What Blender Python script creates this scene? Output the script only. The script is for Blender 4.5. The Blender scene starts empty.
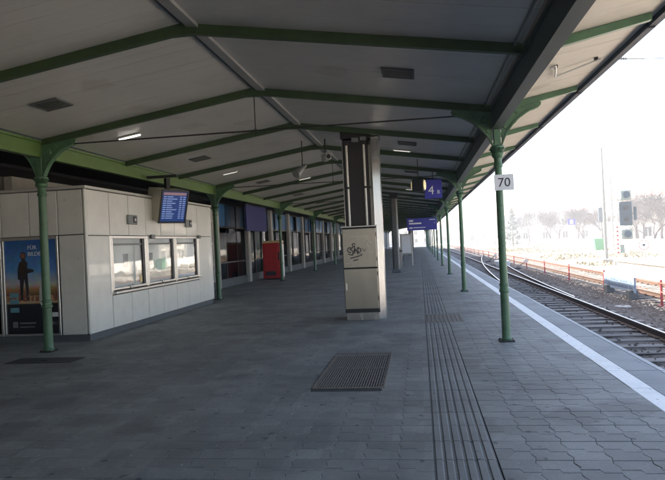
import bpy, bmesh, math, random
from math import radians, sin, cos, pi, atan2, sqrt
from mathutils import Vector, Matrix, noise
random.seed(7)
S = bpy.context.scene
COL = S.collection

# ------------------------------------------------------------------ camera
def camera():
    yaw, pitch, roll = 0.1447, 0.0051, -0.0475
    f = Vector((-sin(yaw)*cos(pitch), cos(yaw)*cos(pitch), sin(pitch)))
    r = Vector((cos(yaw), sin(yaw), 0)); u = r.cross(f)
    r2 = r*cos(roll)+u*sin(roll); u2 = -r*sin(roll)+u*cos(roll)
    cd = bpy.data.cameras.new('camera'); co = bpy.data.objects.new('camera', cd); COL.objects.link(co)
    m = Matrix((r2, u2, -f)).transposed().to_4x4(); m.translation = (0, 0, 1.6)
    co.matrix_world = m
    cd.sensor_width = 36; cd.sensor_fit = 'HORIZONTAL'; cd.lens = 600/665*36
    cd.clip_start = .05; cd.clip_end = 6000
    S.camera = co
camera()

# ------------------------------------------------------------------ light
SUN_EL, SUN_DIR = 43.0, Vector((-0.93, 0.36))      # towards the sun, from the building side and slightly ahead
w = bpy.data.worlds.new('World'); S.world = w; w.use_nodes = True
nt = w.node_tree; bg = nt.nodes['Background']
sky = nt.nodes.new('ShaderNodeTexSky'); sky.sky_type = 'NISHITA'; sky.sun_disc = False
sky.sun_elevation = radians(SUN_EL); sky.sun_rotation = atan2(SUN_DIR.x, SUN_DIR.y)
sky.air_density = 1.0; sky.dust_density = 5.0; sky.ozone_density = 1.0
nt.links.new(sky.outputs[0], bg.inputs[0]); bg.inputs[1].default_value = 0.12
sd = bpy.data.lights.new('sun', 'SUN'); sd.energy = 5.0; sd.angle = radians(.53); sd.color = (1, .93, .82)
so = bpy.data.objects.new('sun', sd); COL.objects.link(so)
tosun = Vector((SUN_DIR.x*cos(radians(SUN_EL)), SUN_DIR.y*cos(radians(SUN_EL)), sin(radians(SUN_EL)))).normalized()
so.rotation_euler = tosun.to_track_quat('Z', 'Y').to_euler(); so.location = (-60, 30, 60)
S.view_settings.view_transform = 'Standard'; S.view_settings.look = 'None'
S.view_settings.exposure = 2.62; S.view_settings.gamma = 1
S.render.engine = 'CYCLES'
S.cycles.use_denoising = True
S.cycles.max_bounces = 8; S.cycles.diffuse_bounces = 5; S.cycles.glossy_bounces = 4; S.cycles.volume_bounces = 0
S.cycles.transparent_max_bounces = 8
S.cycles.caustics_reflective = False; S.cycles.caustics_refractive = False
S.cycles.sample_clamp_indirect = 8

# ------------------------------------------------------------------ materials
MATS = {}
def mat(name, col, rough=.6, metal=0, var=.12, scale=6, bump=0, bscale=60, spec=.5, col2=None, emit=None, estr=0, stretch=(1, 1, 1), dirt=0, coat=0):
    """procedural: two scales of noise shift the colour, optional bump, optional dirt blotches"""
    m = bpy.data.materials.new(name); m.use_nodes = True; n = m.node_tree.nodes; l = m.node_tree.links
    b = n['Principled BSDF']; b.inputs['Roughness'].default_value = rough; b.inputs['Metallic'].default_value = metal
    b.inputs['Specular IOR Level'].default_value = spec; b.inputs['Coat Weight'].default_value = coat
    geo = n.new('ShaderNodeNewGeometry'); mp = n.new('ShaderNodeMapping'); l.new(geo.outputs['Position'], mp.inputs[0])
    mp.inputs['Scale'].default_value = stretch
    t = n.new('ShaderNodeTexNoise'); t.inputs['Scale'].default_value = scale; t.inputs['Detail'].default_value = 6; t.inputs['Roughness'].default_value = .65
    l.new(mp.outputs[0], t.inputs['Vector'])
    r = n.new('ShaderNodeValToRGB'); l.new(t.outputs['Fac'], r.inputs[0])
    c2 = col2 or tuple(c*(1+var) for c in col); c1 = col if col2 else tuple(c*(1-var) for c in col)
    r.color_ramp.elements[0].position = .32; r.color_ramp.elements[1].position = .68
    r.color_ramp.elements[0].color = (*c1, 1); r.color_ramp.elements[1].color = (*c2, 1)
    out = r.outputs[0]
    if dirt:
        d = n.new('ShaderNodeTexNoise'); d.inputs['Scale'].default_value = 1.7; d.inputs['Detail'].default_value = 8; d.inputs['Roughness'].default_value = .7
        l.new(geo.outputs['Position'], d.inputs['Vector'])
        dr = n.new('ShaderNodeMapRange'); dr.inputs[1].default_value = .5; dr.inputs[2].default_value = .75; dr.inputs[4].default_value = dirt
        l.new(d.outputs['Fac'], dr.inputs[0])
        mx = n.new('ShaderNodeMix'); mx.data_type = 'RGBA'; l.new(dr.outputs[0], mx.inputs[0]); l.new(out, mx.inputs[6])
        mx.inputs[7].default_value = (col[0]*.35, col[1]*.33, col[2]*.3, 1); out = mx.outputs[2]
    l.new(out, b.inputs['Base Color'])
    rr = n.new('ShaderNodeMapRange'); l.new(t.outputs['Fac'], rr.inputs[0]); rr.inputs[3].default_value = max(.02, rough*.8); rr.inputs[4].default_value = min(1, rough*1.2)
    l.new(rr.outputs[0], b.inputs['Roughness'])
    if bump:
        bt = n.new('ShaderNodeTexNoise'); bt.inputs['Scale'].default_value = bscale; bt.inputs['Detail'].default_value = 4
        l.new(mp.outputs[0], bt.inputs['Vector']); bn = n.new('ShaderNodeBump'); bn.inputs['Strength'].default_value = bump; bn.inputs['Distance'].default_value = .01
        l.new(bt.outputs['Fac'], bn.inputs['Height']); l.new(bn.outputs[0], b.inputs['Normal'])
    if emit:
        b.inputs['Emission Color'].default_value = (*emit, 1); b.inputs['Emission Strength'].default_value = estr
    MATS[name] = m; return m

def cellmat(name, base, amp, cx, cy, ox=0, oy=0, rough=.6, stain=.35, wave=False):
    """a different tone for each cell of a grid, plus stains and grain (pavers, sleepers, slabs)"""
    m = mat(name, base, rough, 0, .14, 45, bump=.35, bscale=140); n = m.node_tree.nodes; l = m.node_tree.links
    b = n['Principled BSDF']; src = b.inputs['Base Color'].links[0].from_socket
    geo = n.new('ShaderNodeNewGeometry'); ad = n.new('ShaderNodeVectorMath'); ad.operation = 'ADD'; ad.inputs[1].default_value = (-ox, -oy, 0)
    dv = n.new('ShaderNodeVectorMath'); dv.operation = 'DIVIDE'; dv.inputs[1].default_value = (cx, cy, 1000)
    fl = n.new('ShaderNodeVectorMath'); fl.operation = 'FLOOR'; wn = n.new('ShaderNodeTexWhiteNoise')
    l.new(geo.outputs['Position'], ad.inputs[0]); l.new(ad.outputs[0], dv.inputs[0]); l.new(dv.outputs[0], fl.inputs[0]); l.new(fl.outputs[0], wn.inputs['Vector'])
    mr = n.new('ShaderNodeMapRange'); mr.inputs[3].default_value = 1-amp; mr.inputs[4].default_value = 1+amp; l.new(wn.outputs['Value'], mr.inputs[0])
    st = n.new('ShaderNodeTexNoise'); st.inputs['Scale'].default_value = .8; st.inputs['Detail'].default_value = 9; st.inputs['Roughness'].default_value = .68
    l.new(geo.outputs['Position'], st.inputs['Vector'])
    sr = n.new('ShaderNodeMapRange'); sr.inputs[1].default_value = .35; sr.inputs[2].default_value = .7; sr.inputs[3].default_value = 1+stain*.3; sr.inputs[4].default_value = 1-stain
    l.new(st.outputs['Fac'], sr.inputs[0])
    mu = n.new('ShaderNodeMath'); mu.operation = 'MULTIPLY'; l.new(mr.outputs[0], mu.inputs[0]); l.new(sr.outputs[0], mu.inputs[1])
    v = n.new('ShaderNodeVectorMath'); v.operation = 'SCALE'; l.new(src, v.inputs[0]); l.new(mu.outputs[0], v.inputs['Scale'])
    l.new(v.outputs[0], b.inputs['Base Color']); return m

PW = .258                                                       # paver pitch across the platform
cellmat('paver', (.265, .267, .256), .13, PW, .2, .475, 0, .62, .4)
cellmat('tactile', (.22, .225, .222), .08, 10, .4, 0, 0, .55, .35)
cellmat('coping', (.26, .275, .285), .07, 10, 1.2, 0, 0, .6, .35)
mat('whiteline', (.86, .86, .84), .5, 0, .1, 30, bump=.3, bscale=180, dirt=.3)
mat('joint', (.03, .032, .036), .95, 0, .3, 30)
mat('sand', (.055, .055, .053), .95, 0, .4, 20, bump=.3)
mat('concrete', (.3, .3, .29), .85, 0, .15, 4, bump=.3, dirt=.5)
mat('nosing', (.45, .46, .46), .6, 0, .15, 9, dirt=.4)
mat('green', (.075, .16, .085), .42, 0, .16, 9, bump=.12, bscale=50, dirt=.35)
mat('greenbeam', (.095, .17, .042), .45, 0, .15, 5, bump=.1, bscale=30, dirt=.25)
mat('darkgreen', (.038, .07, .026), .55, 0, .2, 6, bump=.1, dirt=.2)
mat('greybeam', (.07, .085, .075), .5, 0, .2, 4, bump=.1, dirt=.3)
mat('overboard', (.72, .67, .58), .6, 0, .1, 3, bump=.15, bscale=30, stretch=(.6, 14, 1), dirt=.15)  # paler copy of the ceiling board colour, bounced sunlight under the eave put in
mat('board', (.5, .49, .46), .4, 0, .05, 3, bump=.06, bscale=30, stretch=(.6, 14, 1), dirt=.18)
mat('roof', (.08, .08, .085), .9)
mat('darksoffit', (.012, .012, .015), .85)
mat('gutter', (.022, .036, .06), .5, .2, .2, 5, dirt=.3)
mat('tray3', (.33, .33, .315), .5)
mat('tray2', (.5, .5, .47), .45)
mat('tray', (.22, .23, .225), .5, .3, .1, 5)
mat('steel', (.36, .355, .34), .26, .9, .12, 12, bump=.08, bscale=90, stretch=(1, 1, .08), dirt=.25)
mat('steelwarm', (.35, .33, .28), .3, .95, .1, 3, bump=.05, bscale=60, stretch=(1, 1, .25), dirt=.14)
mat('tube', (.78, .76, .68), .35, .1, .05, 8)
mat('darkpanel', (.028, .024, .022), .38, .3, .25, 3, dirt=.2)
mat('iron', (.04, .04, .038), .65, .5, .3, 30, bump=.3)
mat('grate', (.2, .175, .15), .65, .1, .3, 30, bump=.3)
mat('enamel', (.74, .735, .68), .34, 0, .05, 3, dirt=.12, coat=.3)
mat('enameltrim', (.55, .54, .5), .4, .2, .05, 3)
mat('plinth', (.1, .11, .115), .7, 0, .15, 6, dirt=.3)
mat('alu', (.62, .61, .58), .32, .85, .08, 12)
mat('white', (.8, .8, .78), .45, 0, .04, 4)
mat('black', (.02, .02, .022), .45)
mat('blind', (.85, .85, .82), .7, 0, .06, 6, stretch=(1, 1, 14))
mat('signblue', (.03, .03, .34), .35, 0, .08, 5)
mat('signblue2', (.03, .035, .15), .75, 0, .15, 5)
mat('signwhite', (.8, .82, .85), .4, 0, .03, 5)
mat('ink', (.015, .018, .03), .5)
mat('printdark', (.035, .03, .035), .4, 0, .5, 18)
mat('red', (.52, .02, .022), .4, 0, .1, 5, coat=.2)
mat('yellow', (.7, .55, .28), .45)
mat('rust', (.085, .05, .035), .75, .4, .3, 20, bump=.3)
mat('railtop', (.5, .49, .48), .3, 1, .1, 20)
cellmat('sleeper', (.16, .15, .14), .3, 40, .65, 0, 0, .8, .3)
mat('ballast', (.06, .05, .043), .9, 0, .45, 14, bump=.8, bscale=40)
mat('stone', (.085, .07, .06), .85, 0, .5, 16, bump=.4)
mat('ground', (.36, .315, .25), .95, 0, .3, .35, bump=.6, bscale=12)
mat('grass', (.24, .205, .15), .8, 0, .35, 2, col2=(.19, .175, .11))
mat('fence', (.3, .045, .05), .5, 0, .1, 6)
mat('mesh', (.32, .1, .07), .6, 0, .1, 6)
mat('bark', (.055, .045, .045), .9, 0, .25, 8, bump=.4)
mat('pine', (.035, .06, .045), .8, 0, .35, 5)
mat('render1', (.5, .47, .42), .85, 0, .08, 1.5, dirt=.2)
mat('render2', (.42, .43, .45), .85, 0, .08, 1.5, dirt=.2)
mat('tiles', (.26, .1, .065), .8, 0, .2, 6)
mat('bingreen', (.03, .17, .07), .45)
mat('facade', (.22, .21, .2), .8, 0, .1, 4, dirt=.3)
mat('pilaster', (.42, .41, .38), .7, 0, .1, 5, dirt=.25)
mat('frame', (.06, .06, .06), .5, .4)
mat('whiteframe', (.6, .58, .54), .5)
mat('cover', (.045, .045, .05), .7, .2, .3, 8, bump=.3)  # dark tone of the added slab, standing for shade and wet
mat('wire', (.03, .03, .03), .6)
mat('screen', (.01, .02, .09), .25, 0, .2, 8, emit=(.04, .12, .45), estr=.05)
mat('screenrow', (.3, .4, .7), .4, emit=(.3, .45, .8), estr=.04)
mat('screenrow2', (.35, .2, .22), .4, emit=(.6, .35, .35), estr=.03)
mat('lamplit', (.9, .9, .85), .4, emit=(1, .97, .88), estr=1.6)
mat('lampdim', (.85, .85, .8), .4, emit=(1, .97, .88), estr=.12)
mat('lampoff', (.4, .4, .38), .4)
mat('clockface', (.85, .75, .45), .4, emit=(1, .82, .4), estr=.06)
mat('flake', (.5, .5, .47), .8)

def speckle(name, col, scale, lo, radius, fac):
    """round spots (gum, chips, stains) of their own colour, only in some of the cells"""
    m = MATS[name]; n = m.node_tree.nodes; l = m.node_tree.links; b = n['Principled BSDF']; src = b.inputs['Base Color'].links[0].from_socket
    g = n.new('ShaderNodeNewGeometry'); wb = n.new('ShaderNodeTexNoise'); wb.inputs['Scale'].default_value = scale*2.5; wb.inputs['Detail'].default_value = 3
    l.new(g.outputs['Position'], wb.inputs['Vector'])
    ad = n.new('ShaderNodeVectorMath'); ad.operation = 'MULTIPLY_ADD'; l.new(wb.outputs['Color'], ad.inputs[0]); ad.inputs[1].default_value = (.5/scale,)*3; l.new(g.outputs['Position'], ad.inputs[2])
    v = n.new('ShaderNodeTexVoronoi'); v.inputs['Scale'].default_value = scale; l.new(ad.outputs[0], v.inputs['Vector'])
    sp = n.new('ShaderNodeSeparateColor'); l.new(v.outputs['Color'], sp.inputs[0])
    c1 = n.new('ShaderNodeMath'); c1.operation = 'GREATER_THAN'; c1.inputs[1].default_value = lo; l.new(sp.outputs[0], c1.inputs[0])
    c2 = n.new('ShaderNodeMapRange'); c2.inputs[1].default_value = radius; c2.inputs[2].default_value = radius*.7; l.new(v.outputs['Distance'], c2.inputs[0])
    mu = n.new('ShaderNodeMath'); mu.operation = 'MULTIPLY'; l.new(c1.outputs[0], mu.inputs[0]); l.new(c2.outputs[0], mu.inputs[1])
    mf = n.new('ShaderNodeMath'); mf.operation = 'MULTIPLY'; mf.inputs[1].default_value = fac; l.new(mu.outputs[0], mf.inputs[0])
    mx = n.new('ShaderNodeMix'); mx.data_type = 'RGBA'; l.new(mf.outputs[0], mx.inputs[0]); l.new(src, mx.inputs[6]); mx.inputs[7].default_value = (*col, 1)
    l.new(mx.outputs[2], b.inputs['Base Color'])
speckle('paver', (.07, .07, .072), 7, .72, .22, .75); speckle('paver', (.42, .42, .4), 11, .8, .16, .6); speckle('paver', (.13, .125, .12), 1.4, .6, .45, .5)
speckle('tactile', (.07, .07, .07), 8, .75, .22, .7); speckle('coping', (.1, .1, .1), 5, .75, .2, .7); speckle('whiteline', (.3, .3, .3), 14, .7, .25, .7)
speckle('green', (.06, .035, .022), 16, .8, .26, .85); speckle('greenbeam', (.05, .04, .02), 7, .82, .24, .7); speckle('greybeam', (.08, .045, .03), 6, .8, .25, .6)
speckle('board', (.3, .27, .22), 1.3, .75, .4, .35); speckle('overboard', (.4, .35, .27), 2, .7, .35, .4); speckle('enamel', (.42, .4, .35), 9, .86, .2, .5)

def glassmat(name, tint, refl, ior=1.5):
    m = bpy.data.materials.new(name); m.use_nodes = True; n = m.node_tree.nodes; l = m.node_tree.links
    n.remove(n['Principled BSDF']); g = n.new('ShaderNodeBsdfGlossy'); g.inputs['Roughness'].default_value = .03
    t = n.new('ShaderNodeBsdfTransparent'); t.inputs[0].default_value = (*tint, 1)
    fr = n.new('ShaderNodeFresnel'); fr.inputs[0].default_value = ior
    no = n.new('ShaderNodeTexNoise'); no.inputs['Scale'].default_value = 2.2; bp = n.new('ShaderNodeBump'); bp.inputs['Strength'].default_value = .03; bp.inputs['Distance'].default_value = .05
    l.new(no.outputs['Fac'], bp.inputs['Height']); l.new(bp.outputs[0], g.inputs['Normal'])
    ma = n.new('ShaderNodeMath'); ma.operation = 'ADD'; ma.inputs[1].default_value = refl; ma.use_clamp = True; l.new(fr.outputs[0], ma.inputs[0])
    ge = n.new('ShaderNodeNewGeometry'); sb = n.new('ShaderNodeMath'); sb.operation = 'SUBTRACT'; sb.use_clamp = True; l.new(ma.outputs[0], sb.inputs[0]); l.new(ge.outputs['Backfacing'], sb.inputs[1])
    mx = n.new('ShaderNodeMixShader'); l.new(sb.outputs[0], mx.inputs[0]); l.new(t.outputs[0], mx.inputs[1]); l.new(g.outputs[0], mx.inputs[2])
    l.new(mx.outputs[0], n['Material Output'].inputs[0]); MATS[name] = m
glassmat('glass', (.93, .95, .95), .1)
glassmat('darkglass', (.28, .3, .33), .015, 1.18)
mat('bluepane', (.07, .2, .42), .25, 0, .2, 2)  # opaque blue: sky light in the upper glass put into the colour

# poster print: dusk sky over a lit city, dark lower half (flat print on a flat poster)
def postermat():
    m = bpy.data.materials.new('poster_print'); m.use_nodes = True; n = m.node_tree.nodes; l = m.node_tree.links
    b = n['Principled BSDF']; b.inputs['Roughness'].default_value = .3
    g = n.new('ShaderNodeNewGeometry'); sp = n.new('ShaderNodeSeparateXYZ'); l.new(g.outputs['Position'], sp.inputs[0])
    mr = n.new('ShaderNodeMapRange'); mr.inputs[1].default_value = .17; mr.inputs[2].default_value = 1.85; l.new(sp.outputs['Z'], mr.inputs[0])
    r = n.new('ShaderNodeValToRGB'); l.new(mr.outputs[0], r.inputs[0]); e = r.color_ramp.elements
    e[0].position = 0; e[0].color = (.01, .01, .015, 1); e[1].position = 1; e[1].color = (.03, .12, .36, 1)
    for p_, c in ((.33, (.012, .012, .02)), (.345, (.5, .36, .2)), (.42, (.6, .36, .16)), (.43, (.12, .07, .03)), (.5, (.42, .22, .08)), (.56, (.5, .52, .5)), (.7, (.1, .28, .6))):
        x = e.new(p_); x.color = (*c, 1)
    no = n.new('ShaderNodeTexNoise'); no.inputs['Scale'].default_value = 9; no.inputs['Detail'].default_value = 5; l.new(g.outputs['Position'], no.inputs['Vector'])
    mx = n.new('ShaderNodeMix'); mx.data_type = 'RGBA'; mx.blend_type = 'OVERLAY'; mx.inputs[0].default_value = .55
    l.new(r.outputs[0], mx.inputs[6]); l.new(no.outputs['Color'], mx.inputs[7]); l.new(mx.outputs[2], b.inputs['Base Color']); MATS['poster'] = m
postermat()

# ------------------------------------------------------------------ mesh helpers
class MB:
    def __init__(s): s.v = []; s.f = []; s.mi = []; s.cur = 0
    def add(s, vs, fs):
        o = len(s.v); s.v += [tuple(v) for v in vs]; s.f += [tuple(i+o for i in f) for f in fs]; return s
    def box(s, x0, y0, z0, x1, y1, z1, b=0):
        if b:
            b = min(b, abs(x1-x0)*.4, abs(y1-y0)*.4, abs(z1-z0)*.4)
            bm = bmesh.new(); bmesh.ops.create_cube(bm, size=1)
            for v in bm.verts: v.co = Vector((x0+(v.co.x+.5)*(x1-x0), y0+(v.co.y+.5)*(y1-y0), z0+(v.co.z+.5)*(z1-z0)))
            bmesh.ops.bevel(bm, geom=bm.edges[:], offset=b, segments=1, affect='EDGES')
            bm.verts.index_update(); s.add([v.co for v in bm.verts], [[v.index for v in f.verts] for f in bm.faces]); bm.free(); return s
        return s.add([(x0, y0, z0), (x1, y0, z0), (x1, y1, z0), (x0, y1, z0), (x0, y0, z1), (x1, y0, z1), (x1, y1, z1), (x0, y1, z1)],
                     [(0, 3, 2, 1), (4, 5, 6, 7), (0, 1, 5, 4), (1, 2, 6, 5), (2, 3, 7, 6), (3, 0, 4, 7)])
    def tube(s, a, b, r0, r1=None, n=8):
        a = Vector(a); b = Vector(b); r1 = r0 if r1 is None else r1; d = (b-a).normalized()
        u = d.orthogonal().normalized(); w_ = d.cross(u); vs = []
        for c, r in ((a, r0), (b, r1)):
            for i in range(n): t = 2*pi*i/n; vs.append(c+u*cos(t)*r+w_*sin(t)*r)
        return s.add(vs, [(i, (i+1) % n, n+(i+1) % n, n+i) for i in range(n)]+[tuple(range(n-1, -1, -1)), tuple(range(n, 2*n))])
    def path(s, pts, r, n=6):
        for a, b in zip(pts[:-1], pts[1:]): s.tube(a, b, r, r, n)
        return s
    def lathe(s, prof, c=(0, 0, 0), n=20):
        vs = []
        for r, z in prof:
            for i in range(n): t = 2*pi*i/n; vs.append((c[0]+r*cos(t), c[1]+r*sin(t), c[2]+z))
        fs = []
        for k in range(len(prof)-1):
            for i in range(n): fs.append((k*n+i, k*n+(i+1) % n, (k+1)*n+(i+1) % n, (k+1)*n+i))
        fs.append(tuple(range(n-1, -1, -1))); fs.append(tuple((len(prof)-1)*n+i for i in range(n)))
        return s.add(vs, fs)
    def prism(s, poly, axis, a, b):
        """poly in the two other axes (in x,y,z order), extruded along axis from a to b"""
        def p3(p, t):
            return {0: (t, p[0], p[1]), 1: (p[0], t, p[1]), 2: (p[0], p[1], t)}[axis]
        n = len(poly); vs = [p3(p, a) for p in poly]+[p3(p, b) for p in poly]
        return s.add(vs, [tuple(range(n-1, -1, -1)), tuple(range(n, 2*n))]+[(i, (i+1) % n, n+(i+1) % n, n+i) for i in range(n)])
    def mesh(s, name, m, smooth=False):
        me = bpy.data.meshes.new(name); me.from_pydata(s.v, [], s.f); me.materials.append(MATS[m])
        bm = bmesh.new(); bm.from_mesh(me); bmesh.ops.recalc_face_normals(bm, faces=bm.faces); bm.to_mesh(me); bm.free()
        if smooth:
            me.polygons.foreach_set('use_smooth', [True]*len(me.polygons)); me.set_sharp_from_angle(angle=radians(38))
        me.update(); return me
    def build(s, name, m, parent=None, loc=(0, 0, 0), rot=(0, 0, 0), smooth=False):
        return inst(name, s.mesh(name, m, smooth), parent, loc, rot)
def inst(name, me, parent=None, loc=(0, 0, 0), rot=(0, 0, 0)):
    o = bpy.data.objects.new(name, me); COL.objects.link(o); o.location = loc; o.rotation_euler = rot
    if parent: o.parent = parent
    return o
def thing(name, label, cat, loc=(0, 0, 0), rz=0, group=None, kind=None):
    o = bpy.data.objects.new(name, None); COL.objects.link(o); o.location = loc; o.rotation_euler = (0, 0, rz); o.empty_display_size = .2
    return tag(o, label, cat, group, kind)
def tag(o, label=None, cat=None, group=None, kind=None):
    if label: o['label'] = label
    if cat: o['category'] = cat
    if group: o['group'] = group
    if kind: o['kind'] = kind
    return o
def copy_tree(o, parent=None):
    c = o.copy(); COL.objects.link(c); c.parent = parent
    for ch in [x for x in o.children]: copy_tree(ch, c)
    return c
def text(name, body, size, m, parent, loc, rot, align='CENTER', th=.002, sx=1):
    cu = bpy.data.curves.new(name, 'FONT'); cu.body = body; cu.size = size; cu.align_x = align; cu.align_y = 'CENTER'; cu.extrude = th; cu.resolution_u = 3
    t = bpy.data.objects.new('tmp', cu); COL.objects.link(t); bpy.context.view_layer.update()
    me = bpy.data.meshes.new_from_object(t.evaluated_get(bpy.context.evaluated_depsgraph_get()))
    bpy.data.objects.remove(t); me.materials.clear(); me.materials.append(MATS[m])
    o = inst(name, me, parent, loc, rot); o.scale = (sx, 1, 1); return o
ORD = ['first', 'second', 'third', 'fourth', 'fifth', 'sixth', 'seventh', 'eighth', 'ninth', 'tenth', 'eleventh', 'twelfth', 'thirteenth', 'fourteenth']

# ------------------------------------------------------------------ dimensions
Y1, BAY = 9.33, 8.685; SP = BAY/3                  # first column pair, column spacing, rafter spacing
XL, XM, XR, XE = -6.28, -2.52, 1.22, 2.52          # left beam, ridge, right beam, eave
ZL, ZM, ZR, ZE = 3.57, 4.14, 3.55, 3.78            # ceiling heights there
NCOL = 14; YEND = Y1+BAY*(NCOL-1)+SP; YST = Y1-SP*12
EDGE = 2.62; GZ = -.65                             # platform edge, ground level
def ceil_z(x):
    if x < XM: return ZL+(x-XL)*(ZM-ZL)/(XM-XL)
    if x < XR: return ZM+(x-XM)*(ZR-ZM)/(XR-XM)
    return ZR+(x-XR)*(ZE-ZR)/(XE-XR)

# ------------------------------------------------------------------ ground and platform
MB().box(-1400, -1400, GZ-.3, 1400, 1400, GZ).build('ground', 'ground')
tag(bpy.data.objects['ground'], 'dry sandy ground of the rail yard beyond the tracks', 'ground', kind='structure')
def platform():
    P = thing('platform', 'grey paved station platform under the canopy', 'platform', kind='structure')
    PY = 26.0
    MB().box(-14, -32, GZ+.01, EDGE-.06, 165, -.03).build('platform_base', 'joint', P); MB().box(-13.9, .79, -.0299, .02, PY, -.0046).box(.478, .79, -.0299, 2.022, PY, -.0046).build('sand_bed', 'sand', P)
    MB().box(EDGE-.06, -32, GZ+.01, EDGE, 165, -.055).build('platform_face', 'concrete', P)
    # interlocking pavers, one cell = two pavers in .4 m
    a, b = .013, .03
    def lower(a=a, b=b):
        w_ = PW; wv = ((.05, a), (.13, -a))
        return [(0, 0), (w_, 0)]+[(w_+o, y) for y, o in wv]+[(w_, .2-b), (w_*.53, .2-b), (w_*.49, .2+b), (0, .2+b)]+[(o, y) for y, o in reversed(wv)]
    def upper(a=a, b=b):
        w_ = PW; wv = ((.27, a), (.35, -a))
        return [(0, .2+b), (w_*.49, .2+b), (w_*.53, .2-b), (w_, .2-b)]+[(w_+o, y) for y, o in wv]+[(w_, .4), (0, .4)]+[(o, y) for y, o in reversed(wv)]
    def shell(poly, k=1):
        n = len(poly); cx = sum(p[0] for p in poly)/n; cy = sum(p[1] for p in poly)/n
        def sc(d):
            return [(cx+(x-cx)*(1-d/.125), cy+(y-cy)*(1-d*1.8/.095)) for x, y in poly]
        o = sc(.0019*k); t = sc(.0036*k)
        vs = [(x, y, -.014) for x, y in o]+[(x, y, -.0016) for x, y in o]+[(x, y, 0) for x, y in t]
        fs = [tuple(range(2*n, 3*n))]
        for k in (0, 1):
            for i in range(n): fs.append((k*n+i, k*n+(i+1) % n, (k+1)*n+(i+1) % n, (k+1)*n+i))
        return vs, fs
    sl, su = shell(lower(), 1.35), shell(upper(), 1.35); fl, fu = shell(lower(.011, .026), .9), shell(upper(.011, .026), .9)
    def straight(poly, up, left):
        ids = ((0, 7, 8, 9) if left else (3, 4, 5, 6)) if up else ((0, 7, 8, 9) if left else (1, 2, 3, 4))
        return [((0 if left else PW) if i in ids else x, y) for i, (x, y) in enumerate(poly)]
    el = (shell(straight(lower(), 0, True)), shell(straight(upper(), 1, True)))
    er = (shell(straight(lower(), 0, False)), shell(straight(upper(), 1, False)))
    eml = [MB().add(*q).mesh('paver', 'paver') for q in el]; emr = [MB().add(*q).mesh('paver', 'paver') for q in er]
    ml = MB().add(*sl).mesh('paver', 'paver'); mu = MB().add(*su).mesh('paver', 'paver')
    rnd = random.Random(3)
    cells = []
    for i in range(6): cells += [(.475+i*PW, j*.4) for j in range(2, int(PY/.4))]
    for i in range(54): cells += [(.025-(i+1)*PW, j*.4) for j in range(2, int(PY/.4))]
    near = sorted(cells, key=lambda c: (not (c[0] > .4 and c[1] >= 3.6), c[1]))[:148]
    nearset = set(near); big = MB()
    for c in cells:
        x, y = c
        if -1.28 < x+PW/2 < -.44 and 6.5 < y+.2 < 8.6: continue           # the iron grating lies here
        if abs(x-.475) < .01: pair = tuple(zip(eml, el))
        elif x > 1.7 or abs(x+PW-.025) < .01: pair = tuple(zip(emr, er))
        else: pair = ((ml, sl), (mu, su)) if x > .4 else ((ml, fl), (mu, fu))
        for me, sh in pair:
            dz = rnd.uniform(-.0008, .0008); q_ = 1 if x > .4 else .4; rx, ry = rnd.gauss(0, .002*q_), rnd.gauss(0, .0025*q_)
            if c in nearset: inst('paver', me, P, (x, y, dz), (rx, ry, 0))
            else: big.add([(x+v[0], y+v[1], v[2]+dz+ry*(PW/2-v[0])+rx*v[1]) for v in sh[0]], sh[1])
    tag(big.build('paver_field', 'paver', P), kind='stuff')
    far = MB(); far.box(-14, PY-.0, -.03, .02, 165, -.002).box(.475, PY, -.03, 2.02, 165, -.002).box(-14, -32, -.03, .02, .79, -.002).box(.475, -32, -.03, 2.02, .79, -.002)
    far.build('far_paving', 'paver', P)
    # ribbed guidance tiles
    def tile():
        m = MB(); m.box(.026, .003, -.02, .47, .397, -.006)
        pit = .44/6
        for i in range(6):
            x0 = .031+i*pit
            m.prism([(x0+.004, -.0062), (x0+.06, -.0062), (x0+.054, 0.002), (x0+.010, 0.002)], 1, .005, .395)
        return m
    tm = tile().mesh('tactile_tile', 'tactile')
    fm = MB()
    for j in range(0, 410):
        y = j*.4
        if 11.6 < y+.2 < 12.8: continue
        if 2 <= j < 160: inst('tactile_tile', tm, P, (0, y, rnd.uniform(-.001, .001)))
        else: fm.add([(v.co.x, v.co.y+y, v.co.z) for v in tm.vertices], [tuple(p.vertices) for p in tm.polygons])
    tag(fm.build('tactile_tile_run', 'tactile', P), kind='stuff')
    # painted white edge line of slabs, coping slabs and pale nosing
    wl = MB().box(2.026, .003, -.03, 2.228, .797, .002, .004).mesh('line_slab', 'whiteline')
    cs = MB().box(2.233, .004, -.05, 2.585, 1.196, -.001, .006).mesh('coping_slab', 'coping')
    ns = MB().box(2.592, .004, -.06, 2.665, 1.196, -.004, .008).mesh('nosing_slab', 'nosing')
    for j in range(-30, 200): inst('line_slab', wl, P, (rnd.uniform(-.003, .003), j*.8, rnd.uniform(-.001, .001)))
    for j in range(-24, 136):
        inst('coping_slab', cs, P, (0, j*1.2, rnd.uniform(-.002, .001))); inst('nosing_slab', ns, P, (rnd.uniform(-.003, .003), j*1.2, rnd.uniform(-.002, .001)))
    return P
platform()

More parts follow.
